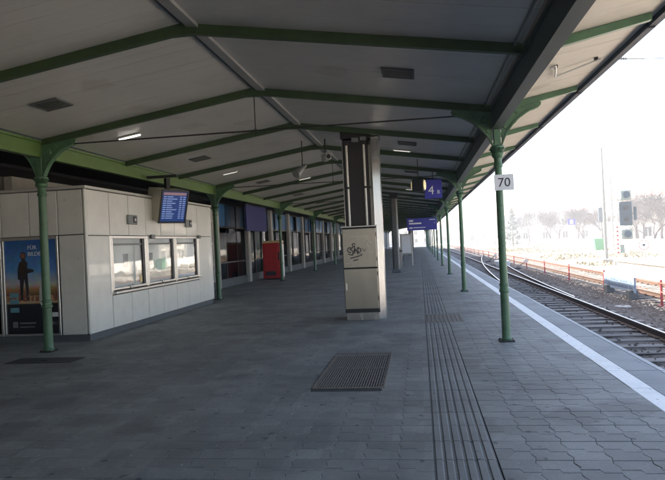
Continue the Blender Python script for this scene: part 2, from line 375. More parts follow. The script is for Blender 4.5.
def floor_bits():
    # studded warning field set in the guidance strip
    t = thing('tactile_field', 'brownish studded warning field set in the ribbed guidance strip', 'paving field', (.03, 11.602, 0))
    m = MB().box(0, 0, -.028, .73, 1.196, .003).build('field_plate', 'grate', t)
    s = MB()
    for i in range(9):
        for j in range(14): s.tube((.05+i*.079, .07+j*.081, .002), (.05+i*.079, .07+j*.081, .008), .026, .018, 6)
    tag(s.build('stud_rows', 'grate', t), kind='stuff')
    # iron grating
    g = thing('floor_grating', 'rusty dark iron grating let into the paving before the steel pillar', 'grating', (-1.262, 6.53, 0))
    W_, L_ = .806, 2.03
    MB().box(0, 0, -.0033, W_, L_, -.0015).build('pit', 'sand', g)
    f = MB()
    for (x0, y0, x1, y1) in ((0, 0, W_, .025), (0, L_-.025, W_, L_), (0, .026, .025, L_-.026), (W_-.025, .026, W_, L_-.026), (.03, L_/2-.015, W_-.03, L_/2+.015)):
        f.box(x0, y0, -.0015, x1, y1, .011)
    f.build('grating_frame', 'grate', g)
    bar = MB().prism([(0, -.001), (.014, -.001), (.012, .009), (.002, .009)], 1, .027, L_-.027).mesh('bar', 'grate')
    for i in range(26): inst('bar', bar, g, (.036+i*.0288, 0, 0))
    cr = MB().box(.027, 0, -.001, W_-.027, .006, .005).mesh('cross_bar', 'grate')
    for i in range(11): inst('cross_bar', cr, g, (0, .17+i*.165, 0))
    c = thing('dark_streak_slab', 'dark flat slab added for a shadowed wet streak on the paving left of the near column', 'dark streak', (-6.35, 8.3, 0))  # slab added in place of a dark streak of shade and wet
    MB().box(0, 0, .0, 1.1, .42, .006, .003).build('plate', 'cover', c); MB().box(.5, .18, .006, .6, .2, .012).build('added_slot', 'iron', c)
    rnd = random.Random(5); m = MB()
    for i in range(330):
        x, y = rnd.uniform(-5.5, 1.9), 3.6+9*rnd.random()**1.4; r = rnd.uniform(.003, .009); t0 = rnd.uniform(0, 6)
        p = [(x+r*rnd.uniform(.5, 1.2)*cos(t0+k*pi*.4), y+r*rnd.uniform(.5, 1.2)*sin(t0+k*pi*.4)) for k in range(5)]
        m.prism(p, 2, .0005, .003)
    tag(m.build('litter_flecks', 'flake'), 'tiny pale flecks of litter strewn over the paving', 'litter', kind='stuff')
floor_bits()

# ------------------------------------------------------------------ canopy
def canopy():
    C = thing('platform_canopy', 'long green framed station canopy with pale board ceiling', 'canopy')
    L0, L1 = YST-.3, YEND+.5
    # roof deck above the boards
    def band(m, x0, x1, z0, z1, up0, up1): m.prism([(x0, z0+up0), (x1, z1+up0), (x1, z1+up1), (x0, z0+up1)], 1, L0, L1)
    roof = MB(); band(roof, XL, XM, ZL, ZM, .024, .12); band(roof, XM, XR, ZM, ZR, .024, .12); band(roof, XR, XE, ZR, ZE, .024, .12)
    roof.build('roof', 'roof', C)
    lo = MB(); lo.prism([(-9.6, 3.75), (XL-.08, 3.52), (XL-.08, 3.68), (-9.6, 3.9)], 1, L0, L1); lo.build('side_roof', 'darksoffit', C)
    # boards run parallel to the rafters
    ce = thing('ceiling', None, None); ce.parent = C
    nb = 12; bw = SP/nb; rnd = random.Random(11); rest = MB(); rest2 = MB()
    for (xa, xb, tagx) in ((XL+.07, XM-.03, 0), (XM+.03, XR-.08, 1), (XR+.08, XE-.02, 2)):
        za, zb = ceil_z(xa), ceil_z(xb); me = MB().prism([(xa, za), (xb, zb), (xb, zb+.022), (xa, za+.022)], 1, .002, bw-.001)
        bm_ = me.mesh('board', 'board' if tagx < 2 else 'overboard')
        for j in range(-12*nb, int((L1-Y1)/bw)):
            y = Y1+j*bw; dz = rnd.uniform(-.0012, .0012)
            if y > L1-.5 or y < L0: continue
            nearb = (.6 < y < 12.2) if tagx < 2 else (3.4 < y < 21)
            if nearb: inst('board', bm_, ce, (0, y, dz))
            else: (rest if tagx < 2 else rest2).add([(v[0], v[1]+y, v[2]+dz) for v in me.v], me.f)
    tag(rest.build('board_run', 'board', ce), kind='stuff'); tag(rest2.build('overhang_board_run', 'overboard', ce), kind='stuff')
    # rafters
    d = .105; hw = .036
    rm = MB()
    rm.prism([(XL+.06, ceil_z(XL+.06)-d), (XM, ZM-d-.01), (XM, ZM-.002), (XL+.06, ceil_z(XL+.06)-.002)], 1, -hw, hw)
    rm.prism([(XM, ZM-d-.01), (XR-.07, ceil_z(XR-.07)-d), (XR-.07, ceil_z(XR-.07)-.002), (XM, ZM-.002)], 1, -hw, hw)
    rm.box(XM-.17, -hw-.004, ZM-d-.03, XM+.17, hw+.004, ZM-d+.03)
    rafter = rm.mesh('rafter', 'darkgreen')
    om = MB().prism([(XR+.071, ceil_z(XR)-.1), (XE-.12, ceil_z(XE-.12)-.075), (XE-.12, ceil_z(XE-.12)-.002), (XR+.071, ceil_z(XR)-.002)], 1, -hw, hw).mesh('overhang_rafter', 'green')
    n0 = -12
    for m in range(n0, (NCOL-1)*3+2):
        y = Y1+m*SP; inst('rafter', rafter, C, (0, y, 0)); inst('overhang_rafter', om, C, (0, y, 0))
    # longitudinal beams
    bb = MB(); bb.box(XR-.07, L0, 3.20, XR+.07, L1, 3.215).box(XR-.045, L0, 3.216, XR+.045, L1, 3.49).box(XR-.07, L0, 3.491, XR+.07, L1, 3.53)
    bb.build('eave_beam', 'greybeam', C)
    lb = MB(); lb.box(XL-.06, L0, 3.27, XL+.06, L1, 3.295).box(XL-.03, L0, 3.296, XL+.03, L1, 3.515).box(XL-.06, L0, 3.516, XL+.06, L1, 3.555)
    lb.build('inner_beam', 'greenbeam', C)
    # dark wall plate behind the inner beam
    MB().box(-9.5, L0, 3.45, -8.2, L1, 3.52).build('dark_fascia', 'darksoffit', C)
    # gutter at the eave: a half box with a rolled lip
    g = MB().prism([(XE-.03, 3.725), (XE+.03, 3.725), (XE+.045, 3.80), (XE+.055, 3.80), (XE+.038, 3.712), (XE-.04, 3.712), (XE-.04, 3.777), (XE-.03, 3.777)], 1, L0, L1)
    g.build('gutter', 'gutter', C)
    hk = MB().box(XE-.05, -.012, 3.704, XE+.03, .012, 3.711).box(XE-.05, -.012, 3.7112, XE-.041, .012, 3.777).mesh('gutter_hook', 'iron')
    for m in range(n0, (NCOL-1)*3+2): inst('gutter_hook', hk, C, (0, Y1+m*SP+.3, 0))
    # cable tray along the ridge and a conduit
    MB().prism([(XM+.05, ZM-.05), (XM+.19, ZM-.072), (XM+.19, ZM-.03), (XM+.05, ZM-.008)], 1, L0, L1).build('cable_tray', 'tray3', C)
    MB().tube((XR-.16, L0, ceil_z(XR-.16)-.02), (XR-.16, L1, ceil_z(XR-.16)-.02), .014, None, 6).build('conduit', 'tray', C)
    # tie rods in the column frames
    tr = MB().tube((XL+.45, 0, 3.47), (XR-.3, 0, 3.44), .012, None, 6).mesh('tie_rod', 'iron')
    hr = MB().tube((XM, 0, ZM-.13), (XM, 0, 3.37), .009, None, 6).lathe([(.0, -.03), (.022, -.02), (.03, 0), (.022, .02), (.0, .03)], (XM, 0, 3.455), 8).mesh('hanger_rod', 'iron')
    for k in range(-3, NCOL): inst('tie_rod', tr, C, (0, Y1+k*BAY, 0)); inst('hanger_rod', hr, C, (0, Y1+k*BAY, 0))
    return C
canopy()

def column_proto(right):
    K_ = .8 if right else .92
    t = thing('cast_iron_column', 'x', 'column')
    x = XR if right else XL; top = 3.197 if right else 3.268
    MB().box(-.11, -.11, -.01, .11, .11, .018, .006).build('base_plate', 'iron', t)
    for bx_ in (-.088, .088):
        for by_ in (-.088, .088): MB().tube((bx_, by_, .017), (bx_, by_, .034), .013, .012, 6).build('bolt', 'rust', t)
    MB().lathe([(q*K_, z) for q, z in [(.094, .018), (.096, .04), (.083, .055), (.081, .12), (.078, .72), (.078, .735)]], n=24).build('pedestal', 'green', t, smooth=True)
    MB().lathe([(q*K_, z) for q, z in [(.079, .735), (.094, .745), (.098, .765), (.09, .782), (.08, .79), (.08, .83), (.09, .84), (.09, .86), (.076, .872)]], n=24).build('ring', 'green', t, smooth=True)
    sh = MB().lathe([(q*K_, z) for q, z in [(.074, .872), (.071, 1.6), (.066, 2.62)]], n=24).build('shaft', 'green', t, smooth=True)
    cap = MB().lathe([((q*K_ if z < 2.7 else q*(.5+.5*K_)), z) for q, z in [(.067, 2.62), (.083, 2.63), (.086, 2.65), (.076, 2.67), (.068, 2.69), (.068, 2.76), (.085, 2.775), (.1, 2.80), (.104, 2.82), (.086, 2.845), (.08, 2.87), (.098, 2.9), (.115, 2.915), (.115, 2.935), (.09, 2.95)]], n=24).build('capital', 'green', t, smooth=True)
    lf = MB()                                                # small cast leaves round the capital
    for i in range(10):
        a = 2*pi*i/10; u = Vector((cos(a), sin(a), 0)); v = Vector((-sin(a), cos(a), 0)); c = u*.086
        lf.add([c+v*.024+Vector((0, 0, 2.845)), c-v*.024+Vector((0, 0, 2.845)), c+u*.035-v*.018+Vector((0, 0, 2.9)), c+u*.06+Vector((0, 0, 2.885)), c+u*.035+v*.018+Vector((0, 0, 2.9)), c+u*.01+Vector((0, 0, 2.92))],
               [(0, 1, 2, 3, 4), (0, 5, 2, 1), (0, 4, 5), (5, 4, 3), (5, 3, 2)])
    lf.build('leaf_collar', 'green', cap)
    MB().box(-.05, -.05, 2.94, .05, .05, top, .006).build('post', 'green', t)
    for sgn in (-1, 1):
        inner = (sgn > 0) != right
        # under the hall side the bracket runs up to the rafter; outside it follows the rising overhang
        def zt(dx):
            return ceil_z(x+sgn*dx)-(.107 if (x+sgn*dx) < XR else .078)-.001
        reach = .62
        if right or inner:
            topz = [zt(.14), zt(reach)]
        else: topz = [3.5, 3.52]; reach = .42
        prof = []
        N = 12
        for i in range(N+1):
            q = i/N; ang = q*pi/2
            prof.append((.06+(reach-.06)*(.55*(1-cos(ang))+.45*q), 2.95+(topz[1]-.09-2.95)*(.65*sin(ang)+.35*q)))
        # web with a concave lower edge, a curled tip and lobes like cast leaves
        lobed = []
        for i, (px_, pz) in enumerate(prof):
            bmp = .016*abs(sin(i*pi/2.4)); lobed.append((px_+bmp*.6, pz-bmp))
        tip = [(reach+.03, topz[1]-.075), (reach+.045, topz[1]-.03), (reach+.01, topz[1])]
        inner_edge = [(.075, topz[0]), (.05, topz[0]-.03), (.05, 2.96)] if True else []
        x_in = .052 if not right else .072
        poly = [(x_in, 2.952)]+lobed[1:]+tip+[(x_in, topz[0])]
        web = MB().prism([(sgn*a, b) for a, b in poly], 1, -.022, .022)
        bo = web.build('bracket', 'green', t)
        fl = MB()                                            # flange along the lower curve
        for (a0, b0), (a1, b1) in zip(prof[:-1], prof[1:]):
            dx, dz = a1-a0, b1-b0; L_ = sqrt(dx*dx+dz*dz); nx, nz = dz/L_*.011, -dx/L_*.011
            fl.prism([(sgn*(a0+nx), b0+nz), (sgn*(a1+nx), b1+nz), (sgn*(a1-nx), b1-nz), (sgn*(a0-nx), b0-nz)], 1, -.05, .05)
        fl.build('bracket_flange', 'green', bo)
        sc_ = MB()
        for cxx, czz, rr in ((.17, topz[1]-.2, .055), (.3, topz[1]-.13, .04), (.13, topz[1]-.36, .035)):
            for yy in (-1, 1): sc_.tube((sgn*cxx, yy*.02, czz), (sgn*cxx, yy*.036, czz), rr, rr*.75, 12)
        sc_.build('rosette', 'green', bo)
    return t
pr, pl = column_proto(True), column_proto(False)
for k in range(NCOL):
    o = pr if k == 0 else copy_tree(pr); o.location = (XR, Y1+k*BAY, 0)
    tag(o, 'green cast-iron trackside column carrying the white 70 plate' if k == 0 else f'green trackside column, {ORD[k]} of its row counting from the one with the 70 plate', 'column', 'green columns along the track')
for k in range(NCOL):
    o = pl if k == 0 else copy_tree(pl); o.location = (XL, Y1+k*BAY, 0)
    tag(o, 'green cast-iron column in front of the poster' if k == 0 else ('green cast-iron column at the far corner of the white kiosk' if k == 1 else f'green inner column before the glazed wall, {ORD[k]} of its row from the poster'), 'column', 'green columns along the building')

# ------------------------------------------------------------------ station building behind
def building():
    B = thing('station_building', 'dark glazed station building with pale pilasters behind the columns', 'building')
    XF = -7.95; y0, y1 = 17.6, 150
    MB().box(-14, y0-.5, -.02, XF-1.8, y1, 5.2).build('back_wall', 'facade', B)
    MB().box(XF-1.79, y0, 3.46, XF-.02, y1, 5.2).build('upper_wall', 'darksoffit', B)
    MB().box(XF-1.78, y0-.5, -.02, XF-.3, y0-.1, 3.1).build('end_wall', 'facade', B)
    MB().box(XF-.15, y0, -.02, XF+.04, y1, .3).build('base_course', 'plinth', B)
    pil = MB().box(-.02, -.17, 0, .19, .17, 3.5, .03).mesh('pilaster', 'pilaster')
    pb = BAY/2
    pan = MB().box(-.012, .02, .34, .0, pb/3-.02, 2.42).mesh('pane', 'darkglass')
    pan2 = MB().box(-.012, .02, 2.5, .0, pb/3-.02, 3.4).mesh('clerestory_pane', 'bluepane')
    fr = MB()
    for z0, z1 in ((.3, .34), (.98, 1.03), (2.43, 2.49), (3.4, 3.435)): fr.box(-.05, 0, z0, .035, pb, z1)
    for i in range(3): fr.box(-.045, i*pb/3-.02, .34, .03, i*pb/3+.02, 3.4)
    frm = fr.mesh('window_frame', 'frame')
    rnd = random.Random(2)
    for j in range(0, 30):
        y = 22.5+j*pb
        inst('pilaster', pil, B, (XF, y, 0)); 
        w_ = inst('window_frame', frm, B, (XF, y, 0))
        for i in range(3):
            inst('pane', pan, w_, (0, i*pb/3, 0), (0, rnd.gauss(0, .006), rnd.gauss(0, .006)))
            inst('clerestory_pane', pan2, w_, (0, i*pb/3, 0), (0, rnd.gauss(0, .02), rnd.gauss(0, .02)))
    # entrance with white frames beside the kiosk
    en = MB()
    for y in (17.7, 18.9, 20.0, 21.1, 22.2): en.box(XF-.06, y, .3, XF+.06, y+.09, 2.7)
    for z in (.3, .95, 1.75, 2.62): en.box(XF-.055, 17.79, z, XF+.05, 22.2, z+.085)
    e = en.build('entrance_frame', 'whiteframe', B)
    for y in (17.8, 19.0, 20.1, 21.2): MB().box(XF-.01, y, .4, XF, y+1.0, 2.6).build('pane', 'darkglass', e)
    MB().box(XF-.02, 17.7, 2.71, XF+.06, 22.3, 3.12).build('entrance_header', 'pilaster', B)
    # room behind the glass: pale sill line, benches seen dimly
    r = MB(); 
    for j in range(22): r.box(XF-1.5, 19+j*5.2, .45, XF-.9, 21.4+j*5.2, .52)
    tag(r.build('inner_shelf', 'whiteframe', B), kind='stuff')
    # older wall behind and before the kiosk
    MB().box(-14, -32, -.02, -9.25, y0-.51, 5.2).build('side_wall', 'facade', B)
    MB().box(-9.2, 12.3, 2.2, -9.0, 17.05, 3.44).build('pale_panel_band', 'pilaster', B)
    return B
building()

# ------------------------------------------------------------------ kiosk
def kiosk():
    K = thing('ticket_kiosk', 'white panelled ticket kiosk with three glazed counters under the canopy', 'kiosk', (0, 0, 0))
    XK, ya, yb, xb = -6.08, 10.3, 17.0, -8.95
    MB().box(xb, ya+.03, 0, XK-.03, yb-.03, .125).build('plinth', 'plinth', K)
    c = MB(); c.box(xb, ya+.04, .126, XK-1.2, yb-.04, 2.8); c.box(XK-1.19, ya+.04, .126, XK-.04, ya+.9, 2.8); c.box(XK-1.19, 15.84, .126, XK-.04, yb-.04, 2.8)
    c.box(XK-1.19, ya+.91, .126, XK-.04, 15.83, .78); c.box(XK-1.19, ya+.91, 1.97, XK-.04, 15.83, 2.8)
    c.build('core', 'darkpanel', K)
    MB().box(xb-.02, ya-.03, 2.83, XK+.03, yb+.03, 2.885, .01).build('roof_cap', 'enameltrim', K)
    MB().box(XK-.05, ya-.012, .126, XK+.012, ya+.055, 2.828, .02).build('corner_post', 'enamel', K)
    MB().box(XK-.05, yb-.055, .126, XK+.012, yb+.012, 2.828, .02).build('corner_post', 'enamel', K)
    rnd = random.Random(4)
    def front(y0, y1, z0, z1): o = MB().box(-.04, 0, 0, 0, y1-y0-.018, z1-z0-.018, .005).build('panel', 'enamel', K, (XK+rnd.uniform(-.002, .002), y0+.006, z0+.006), (0, 0, rnd.gauss(0, .0015)))
    ys = [10.357]+[11.16+.79*i for i in range(7)]+[16.943]
    for i in range(8):
        front(ys[i], ys[i+1], 1.96, 2.828)
        if i in (0, 7): front(ys[i], ys[i+1], .126, 1.96)
        else: front(ys[i], ys[i+1], .126, .775)
    for yy in (11.155, 12.735, 14.32, 15.9):                              # posts between the counters
        MB().box(XK-.1, yy-.045, .777, XK+.012, yy+.045, 1.958, .006).build('counter_post', 'alu', K)
    for i, (a, b) in enumerate(((11.2, 12.69), (12.78, 14.275), (14.365, 15.855))):
        w_ = MB()
        for (y0, y1, z0, z1) in ((a, b, .86, .905), (a, b, 1.9, 1.955), (a, a+.05, .906, 1.899), (b-.05, b, .906, 1.899)): w_.box(XK-.05, y0, z0, XK+.005, y1, z1, .005)
        fo = w_.build('window', 'alu', K)
        MB().box(XK-.03, b-.16, .906, XK-.002, b-.051, 1.899).build('shutter_edge', 'black', fo)
        MB().box(XK-.028, a+.05, .906, XK-.02, b-.161, 1.899).build('pane', 'glass', fo)
        MB().box(XK-.07, a+.051, .906, XK-.06, b-.161, 1.899).build('blind', 'blind', fo)
        for q_ in range(3): MB().box(XK-.058, a+.15+q_*.4, 1.1+.2*((q_+i) % 2), XK-.055, a+.36+q_*.4, 1.38+.2*((q_+i) % 2)).build('notice', ('signwhite', 'tray', 'signwhite')[(q_+i) % 3], fo)
        if i == 0: MB().box(XK-.02, b-.3, .95, XK-.012, b-.2, 1.1).build('notice', 'yellow', fo)
        MB().box(XK-.018, a+.06, 1.76, XK-.014, b-.17, 1.8).build('printed_strip', 'tray', fo)
        MB().lathe([(.0, 0), (.05, .0), (.055, .012), (.03, .02), (0, .02)], (0, 0, 0), 12).build('pay_hatch', 'steel', fo, (XK+.006, (a+b)/2, .885), (0, radians(90), 0))
    MB().box(XK-.05, 11.16, .79, XK+.1, 15.9, .845, .012).build('sill_shelf', 'alu', K)
    for yy, zz in ((12.06, 2.3), (15.2, 2.3)):                          # square grey call speakers
        s = MB().box(XK+.004, yy-.2, zz-.1, XK+.05, yy+.2, zz+.1, .01).build('speaker_box', 'tray', K)
        MB().box(XK+.051, yy+.0, zz-.07, XK+.06, yy+.14, zz+.07).build('grille', 'black', s)
        MB().lathe([(0, 0), (.035, 0), (.03, .01), (0, .01)], n=10).build('cone', 'alu', s, (XK+.061, yy+.07, zz), (0, radians(90), 0))
    for yy in (13.0, 15.92): MB().box(XK+.013, yy-.08, 1.9, XK+.06, yy+.08, 1.99, .008).build('contact_box', 'tray', K)
    # end facing the viewer
    def end(x0, x1, z0, z1): MB().box(0, 0, 0, x1-x0-.018, .04, z1-z0-.018, .005).build('panel', 'enamel', K, (x0+.006, ya+rnd.uniform(-.002, .002), z0+.006))
    xs = [-8.95, -8.38, -7.8, -7.22, -6.64, -6.135]
    for i in range(5): end(xs[i], xs[i+1], 1.985, 2.828)
    end(xs[4], xs[5], .126, 1.985); end(-8.95, -8.6, .126, 1.985)
    f = MB()
    for (x0, x1, z0, z1) in ((-7.8, -6.648, 1.925, 1.98), (-7.8, -6.648, .13, .17), (-7.8, -7.755, .171, 1.924), (-6.693, -6.648, .171, 1.924)): f.box(x0, ya-.03, z0, x1, ya+.04, z1, .006)
    fo = f.build('poster_case', 'alu', K); fo['label'] = 'travel poster case with metal frame'
    MB().box(-7.754, ya-.0, .172, -6.694, ya+.02, 1.923).build('poster', 'poster', fo)
    # printed shapes on the poster: standing figure, tall spire, notes and lines of text
    yp = ya-.004
    fig = [(-7.46, .8), (-7.41, .8), (-7.395, 1.05), (-7.37, 1.2), (-7.345, 1.05), (-7.33, .8), (-7.28, .8), (-7.29, 1.1), (-7.3, 1.3), (-7.17, 1.33), (-7.17, 1.37), (-7.3, 1.4), (-7.29, 1.5), (-7.33, 1.54), (-7.345, 1.57), (-7.315, 1.62), (-7.33, 1.69), (-7.38, 1.71), (-7.43, 1.68), (-7.44, 1.61), (-7.41, 1.565), (-7.415, 1.54), (-7.46, 1.51), (-7.5, 1.38), (-7.5, 1.2), (-7.46, 1.18)]
    MB().prism(fig, 1, yp, yp+.003).build('printed_figure', 'printdark', fo)
    MB().prism([(-7.42, 1.6), (-7.35, 1.58), (-7.33, 1.65), (-7.37, 1.69), (-7.42, 1.67)], 1, yp-.002, yp-.0005).build('printed_face', 'tiles', fo)
    MB().prism([(-7.45, 1.48), (-7.36, 1.5), (-7.34, 1.3), (-7.42, 1.24)], 1, yp-.002, yp-.0005).build('printed_coat', 'rust', fo)
    sp_ = [(-7.1, .75), (-6.86, .75), (-6.87, 1.0), (-6.92, 1.2), (-6.97, 1.42), (-6.985, 1.58), (-7.0, 1.42), (-7.04, 1.2), (-7.09, 1.0)]
    sp_ = [(x+.02, z) for x, z in sp_]
    MB().prism(sp_, 1, yp, yp+.003).build('printed_spire', 'flake', fo)
    MB().prism([(-7.08, .78), (-7.03, .66), (-6.97, .6), (-6.92, .62), (-6.94, .78)], 1, yp, yp+.003).build('printed_spire_base', 'signwhite', fo)
    for z in (.9, .78, .62): MB().box(-7.68, yp, z-.045, -7.5, yp+.003, z+.045).build('printed_note', 'printnote', fo)
    rp = random.Random(31); sky_ = MB(); lit_ = MB(); x_ = -7.74
    while x_ < -6.76:
        w_ = rp.uniform(.03, .09); h_ = rp.uniform(.06, .2); sky_.box(x_, yp+.0005, .78, min(x_+w_, -6.7), yp+.0025, .8+h_)
        for _ in range(3): lx = x_+rp.uniform(0, w_*.8); lz = .79+rp.uniform(0, h_); lit_.box(lx, yp-.0005, lz, lx+.012, yp+.0005, lz+.01)
        x_ += w_+rp.uniform(0, .05)
    sky_.build('printed_skyline', 'tiles', fo); lit_.build('printed_lights', 'yellow', fo)
    MB().box(-7.64, yp, .29, -7.54, yp+.003, .4).build('printed_badge', 'tray', fo)
    R9 = (radians(90), 0, 0)
    text('printed_text', 'FÜR', .105, 'signwhite', fo, (-7.28, yp, 1.78), R9, 'LEFT')
    text('printed_text', 'BILDER', .105, 'signwhite', fo, (-7.28, yp, 1.66), R9, 'LEFT')
    MB().box(-7.5, yp, .36, -7.17, yp+.003, .385).build('printed_line', 'tray', fo)
    MB().box(-7.5, yp, .29, -7.2, yp+.003, .31).build('printed_line', 'tray', fo)
    MB().box(-6.83, yp, .48, -6.71, yp+.003, .56).build('printed_mark', 'signwhite', fo)
    text('printed_text', 'RO', .09, 'tray', fo, (-6.78, yp, .36), R9)
    # next glazed bay left of the poster
    f2 = MB()
    for (x0, x1, z0, z1) in ((-8.59, -7.82, 1.92, 1.98), (-8.59, -7.82, .13, .18), (-8.59, -8.54, .181, 1.919), (-7.87, -7.82, .181, 1.919)): f2.box(x0, ya-.02, z0, x1, ya+.04, z1, .006)
    g2 = f2.build('door', 'alu', K); MB().box(-8.539, ya+.0, .182, -7.871, ya+.012, 1.918).build('pane', 'darkglass', g2)
    MB().tube((-7.92, ya-.07, .9), (-7.92, ya-.07, 1.3), .014).box(-7.93, ya-.07, .92, -7.91, ya, .94).box(-7.93, ya-.07, 1.26, -7.91, ya, 1.28).build('handle', 'steel', g2)
mat('printnote', (.12, .3, .38), .5)
kiosk()

# ------------------------------------------------------------------ hall furniture
def monitor():
    t = thing('departure_monitor', 'blue departure monitor in a boxy grey casing hung above the kiosk counters', 'monitor', (-5.62, 13.25, 2.62), atan2(.85, .53))
    # local: x along the screen, -y towards the viewer of the screen
    tl = radians(16)
    c = bpy.data.objects.new('housing', None); COL.objects.link(c); bpy.data.objects.remove(c)
    hb = MB(); hb.prism([(-.0, -.39), (.52, -.33), (.52, .35), (.0, .39)], 0, -.37, .37)
    h_ = hb.build('casing', 'plinthlight', t, rot=(tl, 0, 0))
    f = MB()
    for (x0, x1, z0, z1) in ((-.37, .37, .35, .39), (-.37, .37, -.39, -.35), (-.37, -.335, -.349, .349), (.335, .37, -.349, .349)): f.box(x0, -.03, z0, x1, -.001, z1)
    f.build('bezel', 'black', h_)
    s = MB().box(-.334, -.014, -.348, .334, -.002, .348).build('screen', 'screen', h_)
    rnd = random.Random(8)
    MB().box(-.31, -.018, .27, .31, -.0145, .33).build('header_row', 'screenrow2', h_)
    rows = MB()
    for i in range(11):
        z = .23-i*.05
        for x0, x1 in ((-.3, -.22), (-.2, -.2+rnd.uniform(.12, .28)), (.14, .2), (.23, .3)): rows.box(x0, -.0175, z-.012, x1, -.0145, z+.012)
    rows.build('text_rows', 'screenrow', h_)
    arm = MB().box(-.05, .16, .33, .05, .26, .68).build('hanger', 'iron', t)
    # arm reaching back to the beam (world aligned)
    a = MB().box(XL+.061, 13.2, 3.3, -5.5, 13.28, 3.36).build('arm', 'iron', None)
    a.parent = t; a.matrix_parent_inverse = Matrix.LocRotScale(t.location, t.rotation_euler, None).inverted()
mat('plinthlight', (.45, .43, .36), .55, .1, .08, 6)
monitor()

def service_pillar():
    t = thing('service_pillar', 'stainless clad service pillar with dark panel and two pale tubes above a cabinet', 'pillar', (0, 0, 0))
    zt = ceil_z(-1.1)-.01
    MB().box(-1.5, 12.36, 0, -.98, 12.85, 3.72, .01).build('core', 'darkpanel', t)
    MB().prism([(-.979, 12.36), (-.9, 12.3), (-.76, 12.46), (-.76, 12.84), (-.979, 12.84)], 2, .0, 3.74).build('side_cladding', 'steel', t)
    MB().box(-1.52, 12.35, 0, -1.501, 12.84, 3.74).build('edge_cladding', 'steel', t)
    for x in (-1.42, -1.06):
        MB().tube((x, 12.335, 1.9), (x, 12.335, 3.62), .024, None, 10).build('tube', 'tube', t)
        MB().box(x-.04, 12.3, 3.6, x+.04, 12.358, 3.68).build('tube_clamp', 'iron', t)
        MB().box(x-.035, 12.31, 2.7, x+.035, 12.358, 2.74).build('tube_clamp', 'iron', t)
    h = MB().box(-1.54, 12.33, 3.742, -.74, 12.87, zt-.02).build('head', 'darkpanel', t)
    MB().box(-1.3, 12.26, 3.66, -1.16, 12.355, 3.74).build('junction_box', 'tray', t); MB().box(-1.12, 12.25, 3.68, -1.0, 12.3, 3.75).build('junction_box', 'tray', t)
    return t
service_pillar()
def cabinet():
    t = thing('steel_cabinet', 'scuffed steel two-door cabinet with black graffiti at the foot of the pillar', 'cabinet', (-1.225, 12.2, 0))
    W_ = .355
    MB().box(-W_+.03, .02, 0, W_-.03, .098, .16).build('plinth', 'steel', t)
    MB().box(-W_, .012, .15, W_, .09, 1.9, .008).build('body', 'iron', t)
    d1 = MB().box(-W_+.012, -.012, 1.075, W_-.012, .011, 1.87, .006).build('upper_door', 'steelwarm', t)
    d2 = MB().box(-W_+.012, -.012, .23, W_-.012, .011, 1.05, .006).build('lower_door', 'steelwarm', t)
    MB().box(-W_-.02, -.03, 1.9, W_+.02, .098, 1.925, .004).build('lid', 'alu', t)
    MB().box(-.315, -.03, .62, -.295, -.013, .76, .004).build('handle', 'alu', d2)
    for z in (.4, .9): MB().tube((W_-.008, -.018, z), (W_-.008, -.018, z+.08), .009).build('hinge', 'iron', d2)
    for z in (1.2, 1.7): MB().tube((W_-.008, -.018, z), (W_-.008, -.018, z+.08), .009).build('hinge', 'iron', d1)
    g = MB()
    def stroke(pts, r=.0105):
        for a, b in zip(pts[:-1], pts[1:]):
            d = (Vector(b)-Vector(a)); n_ = Vector((-d.y, d.x)).normalized()*r
            g.prism([(a[0]-n_.x, a[1]-n_.y), (b[0]-n_.x, b[1]-n_.y), (b[0]+n_.x, b[1]+n_.y), (a[0]+n_.x, a[1]+n_.y)], 1, -.0142, -.0125)
    def arc(cx, cy, r, a0, a1, n=9, sy=1): return [(cx+r*cos(radians(a0+(a1-a0)*i/n)), cy+sy*r*sin(radians(a0+(a1-a0)*i/n))) for i in range(n+1)]
    stroke(arc(-.2, 1.44, .05, 60, 300)); stroke([(-.24, 1.36), (-.15, 1.33), (-.14, 1.42), (-.2, 1.45), (-.13, 1.5)])
    stroke([(-.1, 1.52), (-.12, 1.36), (-.08, 1.46), (-.04, 1.35), (-.03, 1.5)], .01); stroke(arc(-.02, 1.43, .045, -120, 140)); stroke([(-.2, 1.27), (-.06, 1.3), (.04, 1.33)]); stroke([(-.14, 1.22), (-.04, 1.24)])
    stroke(arc(-.12, 1.54, .03, 0, 320)); stroke([(-.02, 1.36), (.06, 1.34)], .005); stroke([(.05, 1.47), (.09, 1.4), (.12, 1.45)], .005)
    g.build('graffiti', 'ink', d1)
    h = MB(); g = h
    stroke([(-.3, 1.5), (-.31, 1.35), (-.3, 1.3)], .004); stroke(arc(.2, 1.55, .05, 0, 250), .004); stroke([(.1, 1.62), (.16, 1.66), (.22, 1.62)], .004); stroke([(.15, 1.4), (.25, 1.38)], .004)
    stroke([(-.2, 1.7), (.05, 1.72), (.2, 1.7)], .003); stroke([(-.28, 1.18), (-.2, 1.15), (-.1, 1.17)], .004)
    h.build('faint_scribble', 'steel', d1)
cabinet()

